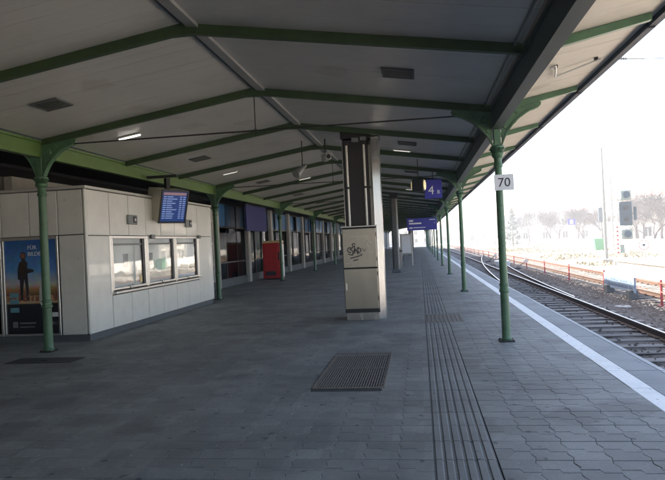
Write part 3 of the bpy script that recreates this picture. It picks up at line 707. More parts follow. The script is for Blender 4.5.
def pillars():
    for y, xc, lab in ((29.7, -1.2, 'slim grey steel pillar beyond the graffiti cabinet'), (60, -.95, 'far dark steel pillar below the long blue sign'), (84, -1.05, 'farthest steel pillar in the middle of the platform')):
        t = thing('steel_pillar', lab, 'pillar', (xc, y, 0), group='grey pillars in the middle of the platform')
        zt = ceil_z(xc)-.02
        m = MB().prism([(-.17, -.1), (-.1, -.17), (.1, -.17), (.17, -.1), (.17, .1), (.1, .17), (-.1, .17), (-.17, .1)], 2, .0, zt)
        m.build('shaft', 'pillargrey', t); MB().box(-.21, -.21, 0, .21, .21, .16, .02).build('base', 'plinth', t); MB().box(-.2, -.2, zt-.25, .2, .2, zt, .01).build('head', 'darkpanel', t)
        MB().box(-.1, -.19, 1.2, .1, -.171, 1.55).build('notice', 'plinth', t)
mat('pillargrey', (.13, .13, .125), .5, .4, .15, 5, dirt=.3)
pillars()

def hall_things():
    # 70 plate
    t = thing('number_plate', 'white square plate reading 70 on the near green column', 'sign', (XR+.06, Y1-.1, 2.385))
    MB().box(-.14, -.008, -.118, .14, .008, .118, .003).build('plate', 'signwhite', t)
    text('numeral', '70', .19, 'ink', t, (0, -.0095, -.008), (radians(90), 0, 0), sx=1.0)
    MB().box(-.1, .008, .06, .02, .04, .1).box(-.1, .008, -.1, .02, .04, -.06).build('clip', 'iron', t)
    MB().lathe([(0, 0), (.006, 0), (.005, .004), (0, .005)], n=8).build('screw', 'iron', t, (0, -.008, .1), (radians(90), 0, 0))
    # 4 B
    t = thing('track_sign', 'square blue hanging sign with a white 4 and small letter', 'sign', (.455, 18.0, 3.06))
    MB().box(-.255, -.03, -.28, .255, .03, .28, .006).build('panel', 'signblue', t)
    text('numeral', '4', .36, 'signwhite', t, (-.06, -.032, -.05), (radians(90), 0, 0)); text('letter', 'B', .15, 'signwhite', t, (.15, -.032, -.1), (radians(90), 0, 0))
    zc = ceil_z(.4); MB().tube((0, 0, .28), (0, 0, zc-3.06-.0), .012).build('hanger', 'iron', t)
    # hanging platform clock seen edge-on
    zc = ceil_z(.03)
    t = thing('platform_clock', 'small hanging clock seen almost edge-on beside the blue 4 sign', 'clock', (.03, 16.2, 3.03), radians(-14))
    MB().box(-.16, -.11, -.16, .16, .11, .16, .02).build('casing', 'black', t)
    for s in (-1, 1): 
        f = MB().tube((s*.16, 0, 0), (s*.175, 0, 0), .13, .13, 20).build('face', 'clockface', t)
        MB().box(s*.176, -.006, 0, s*.178, .006, .1).box(s*.176, 0, -.005, s*.178, .07, .005).build('hands', 'ink', f)
    MB().tube((0, 0, .16), (0, 0, zc-3.03), .012).build('hanger', 'iron', t)
    # long direction sign
    t = thing('direction_sign', 'long blue hanging sign with white lines of text across the platform', 'sign', (.15, 36, 2.48))
    MB().box(-.87, -.06, -.36, .87, .06, .36, .01).build('panel', 'signblue', t)
    R9 = (radians(90), 0, 0)
    for z, s, w_, sz in ((.2, -.75, '4', .16), (.05, -.75, 'Richtung Wien', .13), (-.19, -.75, '3  Ausgang', .13)):
        pass
    MB().box(-.75, -.066, .16, -.5, -.061, .26).build('text_line', 'signwhite', t); MB().box(-.75, -.066, -.0, -.02, -.061, .09).build('text_line', 'signwhite', t)
    MB().box(-.75, -.066, -.25, -.55, -.061, -.17).box(-.5, -.066, -.23, .2, -.061, -.18).build('text_line', 'signwhite', t)
    MB().prism([(.7, .0), (.78, .1), (.78, .03)], 1, -.066, -.061).box(.45, -.066, .22, .8, -.061, .26).build('arrow', 'signwhite', t)
    for x in (-.6, .6): MB().tube((x, 0, .36), (x, 0, ceil_z(.15+x)-2.48), .014).build('hanger', 'iron', t)
    # blue panel by the building
    t = thing('hanging_sign', 'plain dull blue sign panel hung below the green beam near the red machine', 'sign', (-7.0, 23.75, 2.27))
    MB().box(-.04, 0, 0, .04, 3.2, 1.08, .008).build('panel', 'signblue2', t)
    MB().box(-.05, 0, 1.08, .05, 3.2, 1.12).build('rail', 'iron', t)
    for y in (.4, 2.8): MB().box(-.02, y, 1.12, .02, y+.04, 1.36).build('hanger', 'iron', t)
    # red machine
    t = thing('vending_machine', 'red vending machine with pale yellow top band against the building', 'vending machine', (-7.02, 27.8, 0))
    MB().box(-.43, 0, .06, .42, .85, 1.74, .02).build('body', 'red', t); MB().box(-.42, .01, .0, .41, .84, .059).build('plinth', 'black', t)
    MB().box(-.43, 0, 1.741, .42, .85, 1.85, .015).build('top_band', 'yellow', t)
    MB().box(-.36, -.014, .5, .3, .0, 1.6, .004).build('door', 'red', t); MB().box(-.3, -.012, .2, .2, -.001, .4).build('tray_slot', 'black', t)
    MB().box(.421, .05, .1, .43, .8, 1.66).build('side_panel', 'white', t); MB().box(.31, -.01, .9, .4, .0, 1.3).build('coin_panel', 'black', t)
    # cctv and horn
    def cctv(x, y, z, rz, lab, up):
        t = thing('security_camera', lab, 'camera', (x, y, z), rz)
        b = MB().box(-.07, -.2, -.07, .07, .17, .07, .015).build('housing', 'tray2', t)
        MB().box(-.08, -.25, .071, .08, .18, .085).build('hood', 'tray2', t)
        MB().tube((0, -.2, 0), (0, -.215, 0), .05, .05, 14).build('lens', 'black', t)
        MB().tube((0, .05, .07), (0, .05, up-z), .018).build('mount', 'iron', t)
    cctv(-2.1, 14.0, 3.62, radians(25), 'pale security camera under the ridge beside the pillar head', ceil_z(-2.1))
    t = thing('loudspeaker', 'slim horn loudspeaker hanging on a rod left of the security camera', 'loudspeaker', (-2.78, 14.2, 3.4), radians(-30))
    MB().tube((0, .14, .08), (0, -.16, -.12), .045, .105, 14).build('horn', 'tray', t); MB().tube((0, .2, .12), (0, .14, .08), .05, .05, 12).build('driver', 'tray', t)
    MB().tube((0, .1, .1), (0, .1, ceil_z(-2.75)-3.4), .012).build('rod', 'iron', t)
    # tall timetable case and bin further on
    t = thing('timetable_case', 'white framed timetable case standing beyond the slim grey pillar', 'notice board', (-.85, 37, 0))
    for x in (-.35, .35): MB().box(x-.03, -.03, 0, x+.03, .03, 2.0).build('post', 'alu', t)
    MB().box(-.319, -.04, .7, .319, .04, 1.95, .006).build('case', 'plinthlight', t); MB().box(-.27, -.046, .78, .27, -.041, 1.88).build('sheet', 'signwhite', t)
    t = thing('waste_bin', 'dark waste bin standing near the timetable case', 'bin', (-1.25, 34.2, 0))
    MB().lathe([(.19, .0), (.2, .05), (.23, .85), (.24, .86), (.24, .9), (.2, .95)], n=16).build('drum', 'pillargrey', t, smooth=True); MB().lathe([(.25, .95), (.25, .98), (.15, 1.03), (0, 1.03)], n=16).build('lid', 'iron', t, smooth=True)
    t = thing('bench', 'slatted steel bench between the far pillars', 'bench', (-1.5, 45, 0))
    for i in range(4): MB().box(-.25+i*.12, -.9, .43, -.16+i*.12, .9, .46).build('slat', 'pillargrey', t)
    for y in (-.7, .7): MB().box(-.24, y-.03, 0, .2, y+.03, .43).build('leg', 'iron', t)
    MB().box(-.3, -.9, .55, -.27, .9, .85).box(-.29, -.7, .4, -.27, -.66, .55).box(-.29, .66, .4, -.27, .7, .55).build('backrest', 'pillargrey', t)
hall_things()

def ceiling_fixtures():
    def sl(x): return math.atan((ZM-ZL)/(XM-XL)) if x < XM else (math.atan((ZR-ZM)/(XR-XM)) if x < XR else math.atan((ZE-ZR)/(XE-XR)))
    def place(t, x, y): t.location = (x, y, ceil_z(x)-.004); t.rotation_euler = (0, -sl(x), 0)
    vm = None
    n = 0
    for side, x0 in (('left', -5.06), ('right', -.18)):
        for k in range(-1, 9):
            y = 7.83+k*5.79
            t = thing('ceiling_lamp', f'{"unlit louvred lamp" } in the {"building" if side=="left" else "track"} side of the ceiling, {ORD[k+1]} from the near end', 'lamp', group='louvred ceiling lamps')
            f = MB()
            for (a, b, c, d) in ((-.21, -.21, .21, -.185), (-.21, .185, .21, .21), (-.21, -.184, -.185, .184), (.185, -.184, .21, .184)): f.box(a, b, -.02, c, d, 0)
            f.build('lamp_frame', 'plinth', t); MB().box(-.184, -.184, -.006, .184, .184, -.001).build('reflector', 'iron', t)
            lv = MB()
            for i in range(6): lv.box(-.183, -.16+i*.062, -.018, .183, -.154+i*.062, -.007)
            lv.build('louvre', 'tray', t)
            place(t, x0, y)
    for i, (x, y, lab) in enumerate(((-5.15, 10.3, 'lit slim batten lamp over the near kiosk corner'), (-.33, 14.7, 'dim slim batten lamp on the track side beyond the pillar'), (-5.2, 16.3, 'dim slim batten lamp above the departure monitor'), (-3.9, 20.7, 'dim slim batten lamp left of the loudspeaker, farther in'), (-.3, 26.3, 'dim batten lamp above the blue 4 sign, farther in'))):
        t = thing('batten_lamp', lab, 'lamp', group='lit batten lamps')
        MB().box(-.22, -.04, -.03, .22, .04, 0, .006).build('housing', 'tray2', t); MB().box(-.2, -.03, -.042, .2, .03, -.031, .004).build('diffuser', 'lamplit' if i == 0 else 'lampdim', t); place(t, x, y)
    # bent conduit under the overhang
    t = thing('ceiling_conduit', 'thin bent white pipe under the overhang boards above the 70 plate', 'pipe')
    def pt(x, y): return (x, y, ceil_z(x)-.035)
    MB().path([pt(1.72, 7.55), pt(1.84, 8.15)], .012).path([pt(1.84, 8.15), pt(2.3, 7.75)], .01).path([pt(1.72, 7.55), pt(1.66, 7.6)], .012).build('pipe', 'white', t)
    for x, y in ((1.74, 7.65), (2.25, 7.79)): MB().box(x-.02, y-.02, ceil_z(x)-.036, x+.02, y+.02, ceil_z(x)-.001).build('clip', 'iron', t)
ceiling_fixtures()

# ------------------------------------------------------------------ tracks
RH = -.45
def rail_poly(): return [(-.065, -.155), (.065, -.155), (.065, -.145), (.012, -.125), (.012, -.045), (.034, -.035), (.034, -.004), (.028, 0), (-.028, 0), (-.034, -.004), (-.034, -.035), (-.012, -.045), (-.012, -.125), (-.065, -.145)]
def sweep(pts, poly):
    m = MB(); n = len(poly); vs = []
    for i, p in enumerate(pts):
        a = Vector(pts[max(0, i-1)]); b = Vector(pts[min(len(pts)-1, i+1)]); d = (b-a).normalized(); r = Vector((d.y, -d.x, 0))
        vs += [Vector(p)+r*q[0]+Vector((0, 0, q[1])) for q in poly]
    fs = [tuple(range(n-1, -1, -1)), tuple((len(pts)-1)*n+i for i in range(n))]
    for k in range(len(pts)-1): fs += [(k*n+i, k*n+(i+1) % n, (k+1)*n+(i+1) % n, (k+1)*n+i) for i in range(n)]
    return m.add(vs, fs)
def rail(pts, parent):
    o = sweep(pts, rail_poly()).build('rail', 'rust', parent)
    h = sweep([(x, y, z+.0015) for x, y, z in pts], [(-.026, 0), (.026, 0), (.026, -.004), (-.026, -.004)]).build('rail_head', 'railtop', o); return o
X1, X2 = 3.88, 8.1; G2 = .75
YD = 10.0
def track(xc, y0, y1, label, dense):
    t = thing('railway_track', label, 'track', kind='structure')
    for s in (-1, 1): rail([(xc+s*G2, y, RH) for y in (y0, (y0+y1)/2, y1)], t)
    sm = MB().box(-1.3, -.13, GZ+.02, 1.3, .13, RH-.15, .012).mesh('sleeper', 'sleeper')
    fm = MB(); 
    for s in (-1, 1):
        for q in (-1, 1): fm.box(s*G2+q*.1-.035, -.05, RH-.15, s*G2+q*.1+.035, .05, RH-.115)
    fm = fm.mesh('fastening', 'rust')
    n = int((y1-y0)/.65); rest = MB(); rnd = random.Random(int(xc*10)); cnt = 0
    for i in range(n):
        y = .325+(int(y0/.65)+i)*.65
        if y > 3 and cnt < 130:
            cnt += 1; so_ = inst('sleeper', sm, t, (xc+rnd.uniform(-.03, .03), y+rnd.uniform(-.02, .02), rnd.uniform(-.006, .004)), (0, 0, rnd.gauss(0, .008)))
            if cnt < 50: inst('fastening', fm, so_)
        else: rest.box(xc-1.3, y-.13, GZ+.02, xc+1.3, y+.13, RH-.15)
    if rest.v: tag(rest.build('sleeper_run', 'sleeper', t), kind='stuff')
    return t
T1 = track(X1, -32, 190, 'near railway track in the shade beside the platform edge', True)
T2 = track(X2, -32, 190, 'second railway track in sunlight behind the red barrier', True)
def turnout():
    t = thing('turnout', 'curving switch rails leading from the near track to the second', 'turnout', kind='structure')
    for s in (-1, 1):
        pts = []
        for i in range(30):
            y = 12+i*2.6; q = max(0, y-YD); x = X1+s*G2+.0011*q*q
            if q <= 0: x += .05*s*0
            if abs(x-(X1+s*G2)) < .075: continue
            pts.append((min(x, X2+s*G2), y, RH+.003))
        # points close to the end keep clear of the second track
        rail([p for p in pts if p[0] < X2+s*G2-.09], t)
    sm = MB().box(-1.2, -.12, GZ+.02, 1.2, .12, RH-.152, .012).mesh('sleeper', 'sleeper')
    for i in range(26):
        y = 38+i*.65*2; x = X1+.0011*(y-YD)**2; inst('sleeper', sm, t, (x+.6, y+.3, -.003))
turnout()
mat('motor', (.55, .57, .58), .5)
t = thing('switch_motor', 'pale switch motor box beside the curving rails', 'switch motor', (5.75, 44.5, GZ))
MB().box(-.45, -.9, .04, .45, .9, .42, .05).build('housing', 'motor', t); MB().box(-.5, -.7, 0, .5, -.5, .04).box(-.5, .5, 0, .5, .7, .04).build('foot', 'concrete', t); MB().box(-1.1, -.03, .1, -.45, .03, .14).build('rod', 'iron', t)
for i, (x, y) in enumerate(((6.0, 39.5), (5.6, 52))):
    t = thing('switch_lever', ('leaning switch lever with round weight between the tracks, nearer one', 'leaning switch lever with round weight by the switch motor, farther one')[i], 'lever', (x, y, GZ), group='switch levers')
    MB().box(-.2, -.25, 0, .2, .25, .14, .02).build('stand', 'iron', t); MB().tube((0, 0, .12), (.75, .1, .62), .025).build('lever_arm', 'iron', t); MB().tube((.6, .03, .55), (.6, .13, .55), .13, .13, 12).build('weight', 'whiteframe', t)

def ballast():
    b = MB()
    # shoulder bed with uneven surface
    rnd = random.Random(9)
    def bed(xa, xb, z): 
        m = MB(); nx = int((xb-xa)/.35); ny = 340; vs = []; fs = []
        for j in range(ny+1):
            y = -12+202*(j/ny)**1.6
            for i in range(nx+1):
                x = xa+(xb-xa)*i/nx; e = min(1, (i)/2, (nx-i)/2)
                vs.append((x, y, GZ+.006+e*(z-GZ)+(rnd.random()-.5)*.03*min(1, e)))
        for j in range(ny):
            for i in range(nx): a = j*(nx+1)+i; fs.append((a, a+1, a+nx+2, a+nx+1))
        return m.add(vs, fs)
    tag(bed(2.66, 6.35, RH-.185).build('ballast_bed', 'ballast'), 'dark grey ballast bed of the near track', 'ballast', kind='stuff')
    tag(bed(6.75, 9.6, RH-.185).build('ballast_bed', 'ballast_sunlit'), 'sun-tinted tan ballast bed of the second track', 'ballast', kind='stuff')
    for xa, xb, n, m, lab in ((2.7, 6.7, 34000, 'stone', 'loose dark ballast stones between platform and red barrier'), (6.5, 9.6, 9000, 'stone_sunlit', 'loose sun-tinted tan ballast stones of the second track')):
        s = MB()
        for i in range(n):
            y = 5+62*rnd.random()**1.7; x = rnd.uniform(xa, xb)
            r = rnd.uniform(.018, .04)*(1+y/90)
            xc = X1 if xb < 7 else X2
            if min(abs(x-xc-G2), abs(x-xc+G2)) < .12: continue
            ph = (y-.325) % .65; insl = abs(x-xc) < 1.3 and (ph < .14 or ph > .51)
            if insl and rnd.random() > .06: continue
            z = RH-.205+rnd.uniform(-.015, .02) if abs(x-xc) < 1.7 else max(GZ, RH-.18-(abs(x-xc)-1.7)*.22)+rnd.uniform(0, .015)
            if insl: z = RH-.14
            a = rnd.uniform(0, 6.28); ca, sa = cos(a), sin(a); q = [rnd.uniform(.7, 1.3)*r for _ in range(6)]
            P_ = [(q[0], 0, 0), (0, q[1], 0), (-q[2], 0, .2*r), (0, -q[3], 0), (.2*r, 0, q[4]*.8), (0, .1*r, -q[5]*.5)]
            s.add([(x+ca*p[0]-sa*p[1], y+sa*p[0]+ca*p[1], z+p[2]) for p in P_], [(0, 1, 4), (1, 2, 4), (2, 3, 4), (3, 0, 4), (1, 0, 5), (2, 1, 5), (3, 2, 5), (0, 3, 5)])
        tag(s.build('ballast_stones', m), lab, 'ballast', kind='stuff')
mat('ballast_sunlit', (.25, .2, .15), .9, 0, .4, 10, bump=.8, bscale=40)  # tan copy of the ballast, sunlight on the second track put into the colour
mat('stone_sunlit', (.3, .24, .18), .85, 0, .45, 16)  # same for the loose stones: sunlit tone painted in
ballast()

def rail_side_things():
    # red barrier
    t = thing('safety_barrier', 'red post and rail safety barrier between the two tracks', 'barrier', (6.72, 0, GZ))
    post = MB().box(-.03, -.03, 0, .03, .03, .76, .008).box(-.09, -.09, -.01, .09, .09, .03).mesh('post', 'fence'); post2 = None
    ys = [7.5+5.4*i for i in range(-2, 20)]
    rnd = random.Random(6)
    for y in ys: inst('post', post, t, (rnd.uniform(-.04, .04), y, 0), (rnd.gauss(0, .015), rnd.gauss(0, .015), 0))
    for z in (.68, .42):
        for y in ys[:-1]: MB().box(-.052, y+.02, z-.012, -.034, y+5.38, z+.012).build('rail', 'mesh', t, (0, 0, rnd.uniform(-.01, .01)))
    # lettered board
    b = thing('notice_panel', 'long low blue-white lettered board on dark concrete feet by the barrier', 'sign', (6.6, 20.9, GZ))
    MB().box(-.03, -.9, .22, .03, 2.2, .72, .005).build('panel', 'boardblue', b)
    for y in (-.6, 1.75): MB().box(-.14, y-.2, 0, .14, y+.2, .32, .03).build('foot', 'plinth', b)
    rl = random.Random(17); let = MB()
    for z in (.56, .37):
        y = -.75
        while y < 2.0:
            w_ = rl.uniform(.03, .07); h_ = rl.uniform(.07, .12)
            let.box(-.034, y, z-h_/2, -.031, y+w_*.45, z+h_/2); let.box(-.034, y+w_*.5, z-h_/2, -.031, y+w_, z-h_/2+.03)
            y += w_+.03+(.12 if rl.random() < .18 else 0)
    let.build('lettering', 'boarddark', b)
    MB().box(-.035, -.9, .69, -.031, 2.2, .72).build('trim', 'signwhite', b)
    d = thing('concrete_lid', 'small pale concrete lid lying on the dark ballast', 'cover', (5.65, 18.2, RH-.19)); MB().lathe([(.22, 0), (.22, .04), (.2, .05), (0, .05)], n=18).build('lid', 'concrete', d); MB().box(-.05, -.01, .049, .05, .01, .06).build('grip', 'iron', d)
    # far platform
    p = thing('far_platform', 'bright concrete platform across the tracks', 'platform', kind='structure')
    MB().box(9.75, -12, GZ+.005, 13.6, 32, .02).build('platform_wall', 'palewall', p); 
    for j in range(22): MB().box(9.65, -12+j*2+.006, .021, 13.7, -12+j*2+1.994, .12, .01).build('platform_slab', 'palewall', p)
    # signal on its end
    s = thing('rail_signal', 'tall rail signal with two lamp boxes and dark plate past the far platform end', 'signal', (11.5, 36, GZ))
    MB().tube((-.42, 0, 0), (-.42, 0, 4.2), .05).build('mast', 'whiteframe', s); MB().box(-.7, -.25, 0, -.15, .25, .2, .03).build('footing', 'concrete', s)
    st = MB()
    for i in range(7): st.box(-.475, -.055, .9+i*.24, -.365, .055, .99+i*.24)
    st.build('mast_bands', 'fence', s)
    MB().box(-.3, -.05, .9, -.08, .05, 1.4).build('relay_box', 'siggrey', s)
    MB().box(-.26, -.1, 2.44, .4, .08, 3.8, .03).build('plate', 'sigdark', s)
    for z0, z1 in ((3.88, 4.46), (1.66, 2.24)):
        bx = MB().box(-.2, -.14, z0, .38, .14, z1, .04).build('lamp_box', 'siggrey', s); MB().tube((.09, -.14, (z0+z1)/2), (.09, -.25, (z0+z1)/2+.02), .18, .19, 14).build('hood', 'sigdark', bx)
    for z in (3.45, 2.8): MB().tube((.07, -.1, z), (.07, -.2, z), .11, .12, 12).build('lamp_hood', 'black', s)
    MB().box(-.42, -.03, 3.6, -.22, .03, 3.66).box(-.42, -.03, 2.0, -.2, .03, 2.06).box(-.42, -.03, 4.1, -.2, .03, 4.16).build('bracket', 'whiteframe', s)
    MB().box(.5, -.04, 2.75, .66, .04, 3.5, .02).box(.4, -.02, 3.1, .5, .02, 3.14).build('side_plate', 'sigdark', s)
    # round red-ringed sign
    r = thing('round_sign', 'small round white sign with red ring on the far platform', 'sign', (10.2, 29.5, .12))
    MB().tube((0, 0, 0), (0, 0, .6), .022).build('pole', 'whiteframe', r)
    MB().tube((0, -.03, .71), (0, -.01, .71), .24, .24, 28).build('disc', 'white', r)
    n = 28; ring = MB(); ring.add([(cos(2*pi*i/n)*q, -.034, .71+sin(2*pi*i/n)*q) for q in (.24, .2) for i in range(n)], [(i, (i+1) % n, n+(i+1) % n, n+i) for i in range(n)]); ring.build('ring', 'fence', r)
    MB().box(-.06, -.036, .66, .06, -.031, .76).build('symbol', 'ink', r)
    # green bin
    g = thing('wheeled_bin', 'green wheeled bin beside a pole across the yard', 'bin', (19.6, 70, GZ))
    MB().prism([(-.5, .1), (.5, .1), (.62, 1.25), (-.62, 1.25)], 1, -.45, .45).build('body', 'bingreen', g); MB().box(-.66, -.5, 1.25, .66, .5, 1.36, .04).build('lid', 'bingreen', g)
    for x in (-.4, .4): MB().tube((x-.05, 0, .12), (x+.05, 0, .12), .12).build('wheel', 'black', g)
mat('boardblue', (.2, .27, .37), .5, 0, .1, 6); mat('boarddark', (.05, .07, .13), .5); mat('palewall', (.6, .58, .55), .8, 0, .08, 3, dirt=.15); mat('sigdark', (.03, .05, .07), .5); mat('siggrey', (.16, .2, .19), .5)
rail_side_things()

def masts():
    spots = [(12.75, 44, 8.0, 'catenary mast just behind the rail signal'), (20.8, 69, 9, 'leaning-looking pole beside the green bin'), (19.4, 104, 9, 'tall catenary mast in the haze beyond the 70 column'), (14.8, 150, 9, 'far thin catenary mast left in the haze'), (24.5, 86, 7, 'pole between the bare trees right of the blue sign'), (14.2, 33.2, 6.5, 'pole at the right edge behind the round sign'), (16.2, 205, 9, 'farthest catenary mast near the end of the tracks')]
    for x, y, h, lab in spots:
        t = thing('catenary_mast', lab, 'mast', (x, y, GZ), group='masts across the yard')
        MB().box(-.35, -.35, 0, .35, .35, .25, .03).build('footing', 'concrete', t)
        MB().tube((0, 0, .2), (0, 0, h), .13, .07, 8).build('mast', 'mastgrey', t)
        if h > 8: MB().tube((0, 0, h-1.2), (-3.0, 0, h-1.6), .035).tube((0, 0, h-.3), (-2.4, 0, h-1.5), .02).tube((-3.0, 0, h-1.6), (-3.0, 0, h-1.9), .03).build('arm', 'mastgrey', t)
    wr = thing('overhead_wire', 'thin overhead wire above the near track', 'wire', (0, 0, 0))
    def sag(x, z, y0, y1, n=10): return [(x, y0+(y1-y0)*i/n, z+.5*((2*i/n-1)**2)) for i in range(n+1)]
    MB().path([(X1+.2, y, 5.1) for y in (-12, 30, 80, 190)], .008, 5).path(sag(X1+.2, 5.7, -12, 40), .008, 5).path(sag(X1+.2, 5.7, 40, 92), .008, 5).path(sag(X1+.2, 5.7, 92, 144), .008, 5).build('wire', 'wire', wr)
    ar = thing('wire_arm', 'short insulator arm holding the overhead wire beyond the gutter', 'insulator', (0, 0, 0))
    MB().tube((6.35, 20, 6.98), (7.2, 20, 6.9), .022).tube((6.7, 20, 6.95), (6.72, 20, 6.6), .012).build('arm', 'mastgrey', ar)
    ins = MB()
    for i in range(5): ins.tube((6.4+i*.06, 20, 6.975-i*.005), (6.43+i*.06, 20, 6.97-i*.005), .05, .035, 10)
    ins.build('insulator', 'iron', ar)
    MB().path([(-1, 20, 7.75), (4, 20, 7.33), (6.35, 20, 6.98)], .009, 5).path([(7.2, 20, 6.9), (10, 20, 6.75), (15.5, 20, 6.9)], .009, 5).build('span_wire', 'wire', ar)
    MB().tube((-1, 20, 4.0), (-1, 20, 7.8), .06).build('roof_post', 'mastgrey', ar); MB().tube((15.5, 20, GZ), (15.5, 20, 7.1), .1, .07).build('side_post', 'mastgrey', ar)
    b = thing('blue_road_sign', 'small square blue sign on a post before the bare trees', 'sign', (20.6, 86, GZ))
    MB().tube((0, 0, 0), (0, 0, 4.0), .05).build('post', 'mastgrey', b); MB().box(-.5, -.05, 3.2, .5, -.0, 4.0).build('panel', 'signblue', b); MB().box(-.2, -.06, 3.35, .2, -.051, 3.85).build('symbol', 'signwhite', b)
    b = thing('dwarf_signal', 'dark small signal on a pole beside the blue square sign', 'signal', (21.6, 76, GZ))
    MB().tube((0, 0, 0), (0, 0, 4.4), .05).build('post', 'mastgrey', b); MB().box(-.28, -.1, 3.2, .28, .1, 5.0, .05).build('plate', 'sigdark', b)
mat('mastgrey', (.2, .21, .2), .6, .3, .1, 5)
masts()

# ------------------------------------------------------------------ far vegetation and houses
def bare_tree(seed, h):
    rnd = random.Random(seed); tr = MB(); tw = MB()
    def grow(p, d, L_, r, lvl):
        segs = 3 if lvl < 3 else 2; q = p
        for i in range(segs):
            d = (d+Vector((rnd.gauss(0, .12), rnd.gauss(0, .12), rnd.gauss(.05, .06)))).normalized(); q2 = q+d*L_/segs
            r2 = max(r*.82, .016); (tr if lvl < 2 else tw).tube(q, q2, r, r2, 5 if lvl < 2 else 3); 
            if lvl < 5:
                for _ in range(1 if lvl else (1 if i else 0)):
                    ax = Vector((rnd.gauss(0, 1), rnd.gauss(0, 1), rnd.gauss(.2, .5))).normalized(); grow(q2, (d*.75+ax*.62).normalized(), L_*rnd.uniform(.6, .8), r2*.62, lvl+1)
            q, r = q2, r2
        if lvl < 5:
            for _ in range(2):
                ax = Vector((rnd.gauss(0, 1), rnd.gauss(0, 1), rnd.gauss(.3, .5))).normalized(); grow(q, (d*.8+ax*.5).normalized(), L_*rnd.uniform(.6, .78), r*.7, lvl+1)
    grow(Vector((0, 0, 0)), Vector((0, 0, 1)), h*.3, h*.022, 0)
    return tr.mesh('trunk', 'bark'), tw.mesh('crown', 'bark')
protos = [bare_tree(s, 10) for s in (1, 5, 9)]
rnd = random.Random(21)
places = ['behind the blue square sign', 'left of the green bin', 'just right of the catenary pole', 'behind the rail signal', 'between signal and right edge', 'at the right edge above the round sign', 'far left of the row, in the haze', 'beyond the yard near the pale houses', 'behind the green bin, taller one', 'second behind the rail signal', 'before the red roofed house', 'far back between two masts', 'half hidden by the tall pole', 'right of the conifer', 'second right of the conifer', 'farthest at the right, behind the others', 'low one left of the signal', 'tall one right of the signal']
for i, (x, y, s) in enumerate(((24, 96, .9), (23.5, 82, .85), (29, 84, 1.0), (27, 72, .95), (25, 60, .85), (28, 62, 1.0), (21, 122, 1.0), (18, 150, 1.1), (31, 92, 1.1), (33, 78, 1.1), (27, 104, 1.0), (17, 185, 1.2), (25.5, 76, .95), (22.5, 108, 1.0), (24.5, 112, 1.05), (36, 80, 1.15), (24, 67, .8), (26.5, 65.5, 1.05))):
    t = thing('bare_tree', f'leafless tree {places[i]}', 'tree', (x, y, GZ), rnd.uniform(0, 6), 'leafless trees across the yard')
    t.scale = (s*.95, s*.95, s*.78); a, b = protos[i % 3]; inst('trunk', a, t); inst('crown', b, t)
def conifer():
    t = thing('conifer', 'single dark conifer in the haze right of the 70 column', 'tree', (17.5, 118, GZ)); r = random.Random(3); m = MB()
    MB().tube((0, 0, 0), (0, 0, 6.8), .16, .03).build('trunk', 'bark', t)
    for i in range(1500):
        z = .5+6.6*r.random(); R_ = (7.2-z)*.27*(.35+.65*r.random()**.5)*(1+.25*sin(z*7)); a = r.uniform(0, 6.28); c = Vector((cos(a)*R_, sin(a)*R_, z-R_*.2)); q = r.uniform(.1, .25)
        m.add([c+Vector((r.gauss(0, q), r.gauss(0, q), r.gauss(0, q*.7))) for _ in range(3)], [(0, 1, 2)])
    m.build('crown', 'pine', t)
conifer()
def grass():
    r = random.Random(13); m = MB()
    for i in range(6000):
        y = 40+75*r.random()**1.2; x = 10.6+r.random()*11*(.4+y/110)
        if noise.noise(Vector((x*.18, y*.1, 0))) < -.05: continue
        if 9.6 < x < 13.8 and y < 33: continue
        h = r.uniform(.06, .22)*(1+.6*noise.noise(Vector((x*.4, y*.3, 3)))); a = r.uniform(0, 3.14); wd = .05+y*.0008
        m.add([(x-cos(a)*wd, y-sin(a)*wd, GZ), (x+cos(a)*wd, y+sin(a)*wd, GZ), (x+r.gauss(0, .1), y+r.gauss(0, .1), GZ+h)], [(0, 1, 2)])
    tag(m.build('dry_grass', 'grass'), 'yellow dry grass between the second track and the yard', 'grass', kind='stuff')
grass()
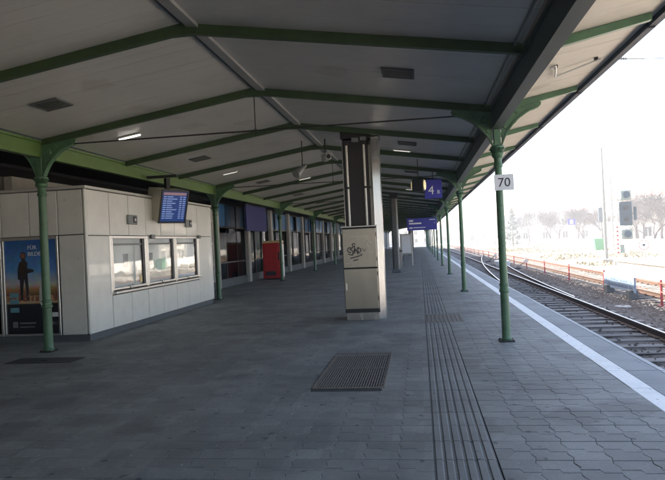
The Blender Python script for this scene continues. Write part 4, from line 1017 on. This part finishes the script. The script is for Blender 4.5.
def house(x, y, w_, d, h, m, lab, rz=0, floors=2, cols=5):
    t = thing('house', lab, 'house', (x, y, GZ), rz, 'houses in the haze')
    MB().box(-w_/2, -d/2, 0, w_/2, d/2, h).build('wall', m, t)
    ro = MB().prism([(-d/2-.4, h+.01), (d/2+.4, h+.01), (0, h+2.6)], 0, -w_/2-.4, w_/2+.4).build('roof', 'tiles', t); MB().box(w_*.2, -.3, h+1.2, w_*.2+.7, .3, h+3.4).build('chimney', 'tiles', ro)
    fm = MB().box(-.65, -.06, -.85, .65, 0, -.75).box(-.65, -.06, .75, .65, 0, .85).box(-.65, -.06, -.749, -.55, 0, .749).box(.55, -.06, -.749, .65, 0, .749).box(-.04, -.05, -.749, .04, 0, .749).mesh('window', 'whiteframe')
    gm = MB().box(-.549, -.03, -.749, -.041, -.004, .749).box(.041, -.03, -.749, .549, -.004, .749).mesh('pane', 'darkglass'); bk = MB().box(-.549, -.003, -.749, .549, -.001, .749).mesh('window_recess', 'black')
    for f in range(floors):
        for c in range(cols):
            o = inst('window', fm, t, (-w_/2+(c+.5)*w_/cols, -d/2, 1.7+f*3)); inst('pane', gm, o); inst('window_recess', bk, o)
            o2 = inst('window', fm, t, (-w_/2, -d/2+(c+.5)*d/cols, 1.7+f*3), (0, 0, radians(-90))); inst('pane', gm, o2); inst('window_recess', bk, o2)
house(44, 108, 20, 12, 7.5, 'render1', 'pale house with red tiled roof at the right edge behind bare trees')
house(33, 150, 22, 12, 7, 'render2', 'grey house in the haze behind the blue square sign')
house(24, 195, 26, 12, 8, 'render1', 'long pale building in the haze left of the conifer', floors=2, cols=8)
house(52, 140, 24, 14, 9, 'render2', 'tall grey house far behind the rail signal', floors=3)
house(13.5, 262, 16, 10, 7, 'render1', 'small far house near the end of the tracks')
house(-9, 240, 26, 14, 8, 'render2', 'far grey house closing the view past the platform end', cols=7)
# low wall along the far edge of the yard
wl = thing('boundary_wall', 'long low pale boundary wall at the foot of the bare trees', 'wall', (0, 0, GZ))
for i in range(24):
    a = Vector((22.6, 58+i*5.0)); MB().box(0, .01, 0, .18, 4.99, 1.15, .02).build('wall_panel', 'palewall', wl, (22.5-i*.05, 58+i*5, 0)); 

# ------------------------------------------------------------------ haze
HAZE = .0026
if HAZE:
    m = bpy.data.materials.new('haze'); m.use_nodes = True; n = m.node_tree.nodes; n.remove(n['Principled BSDF'])
    v = n.new('ShaderNodeVolumePrincipled'); v.inputs['Color'].default_value = (.93, .96, 1, 1); v.inputs['Density'].default_value = HAZE; v.inputs['Anisotropy'].default_value = .3
    m.node_tree.links.new(v.outputs[0], n['Material Output'].inputs['Volume']); MATS['haze'] = m
    tag(MB().box(-1450, -1450, GZ-1.3, 1450, 1450, 13.5).build('haze', 'haze'), 'pale winter haze over the station', 'haze', kind='stuff')
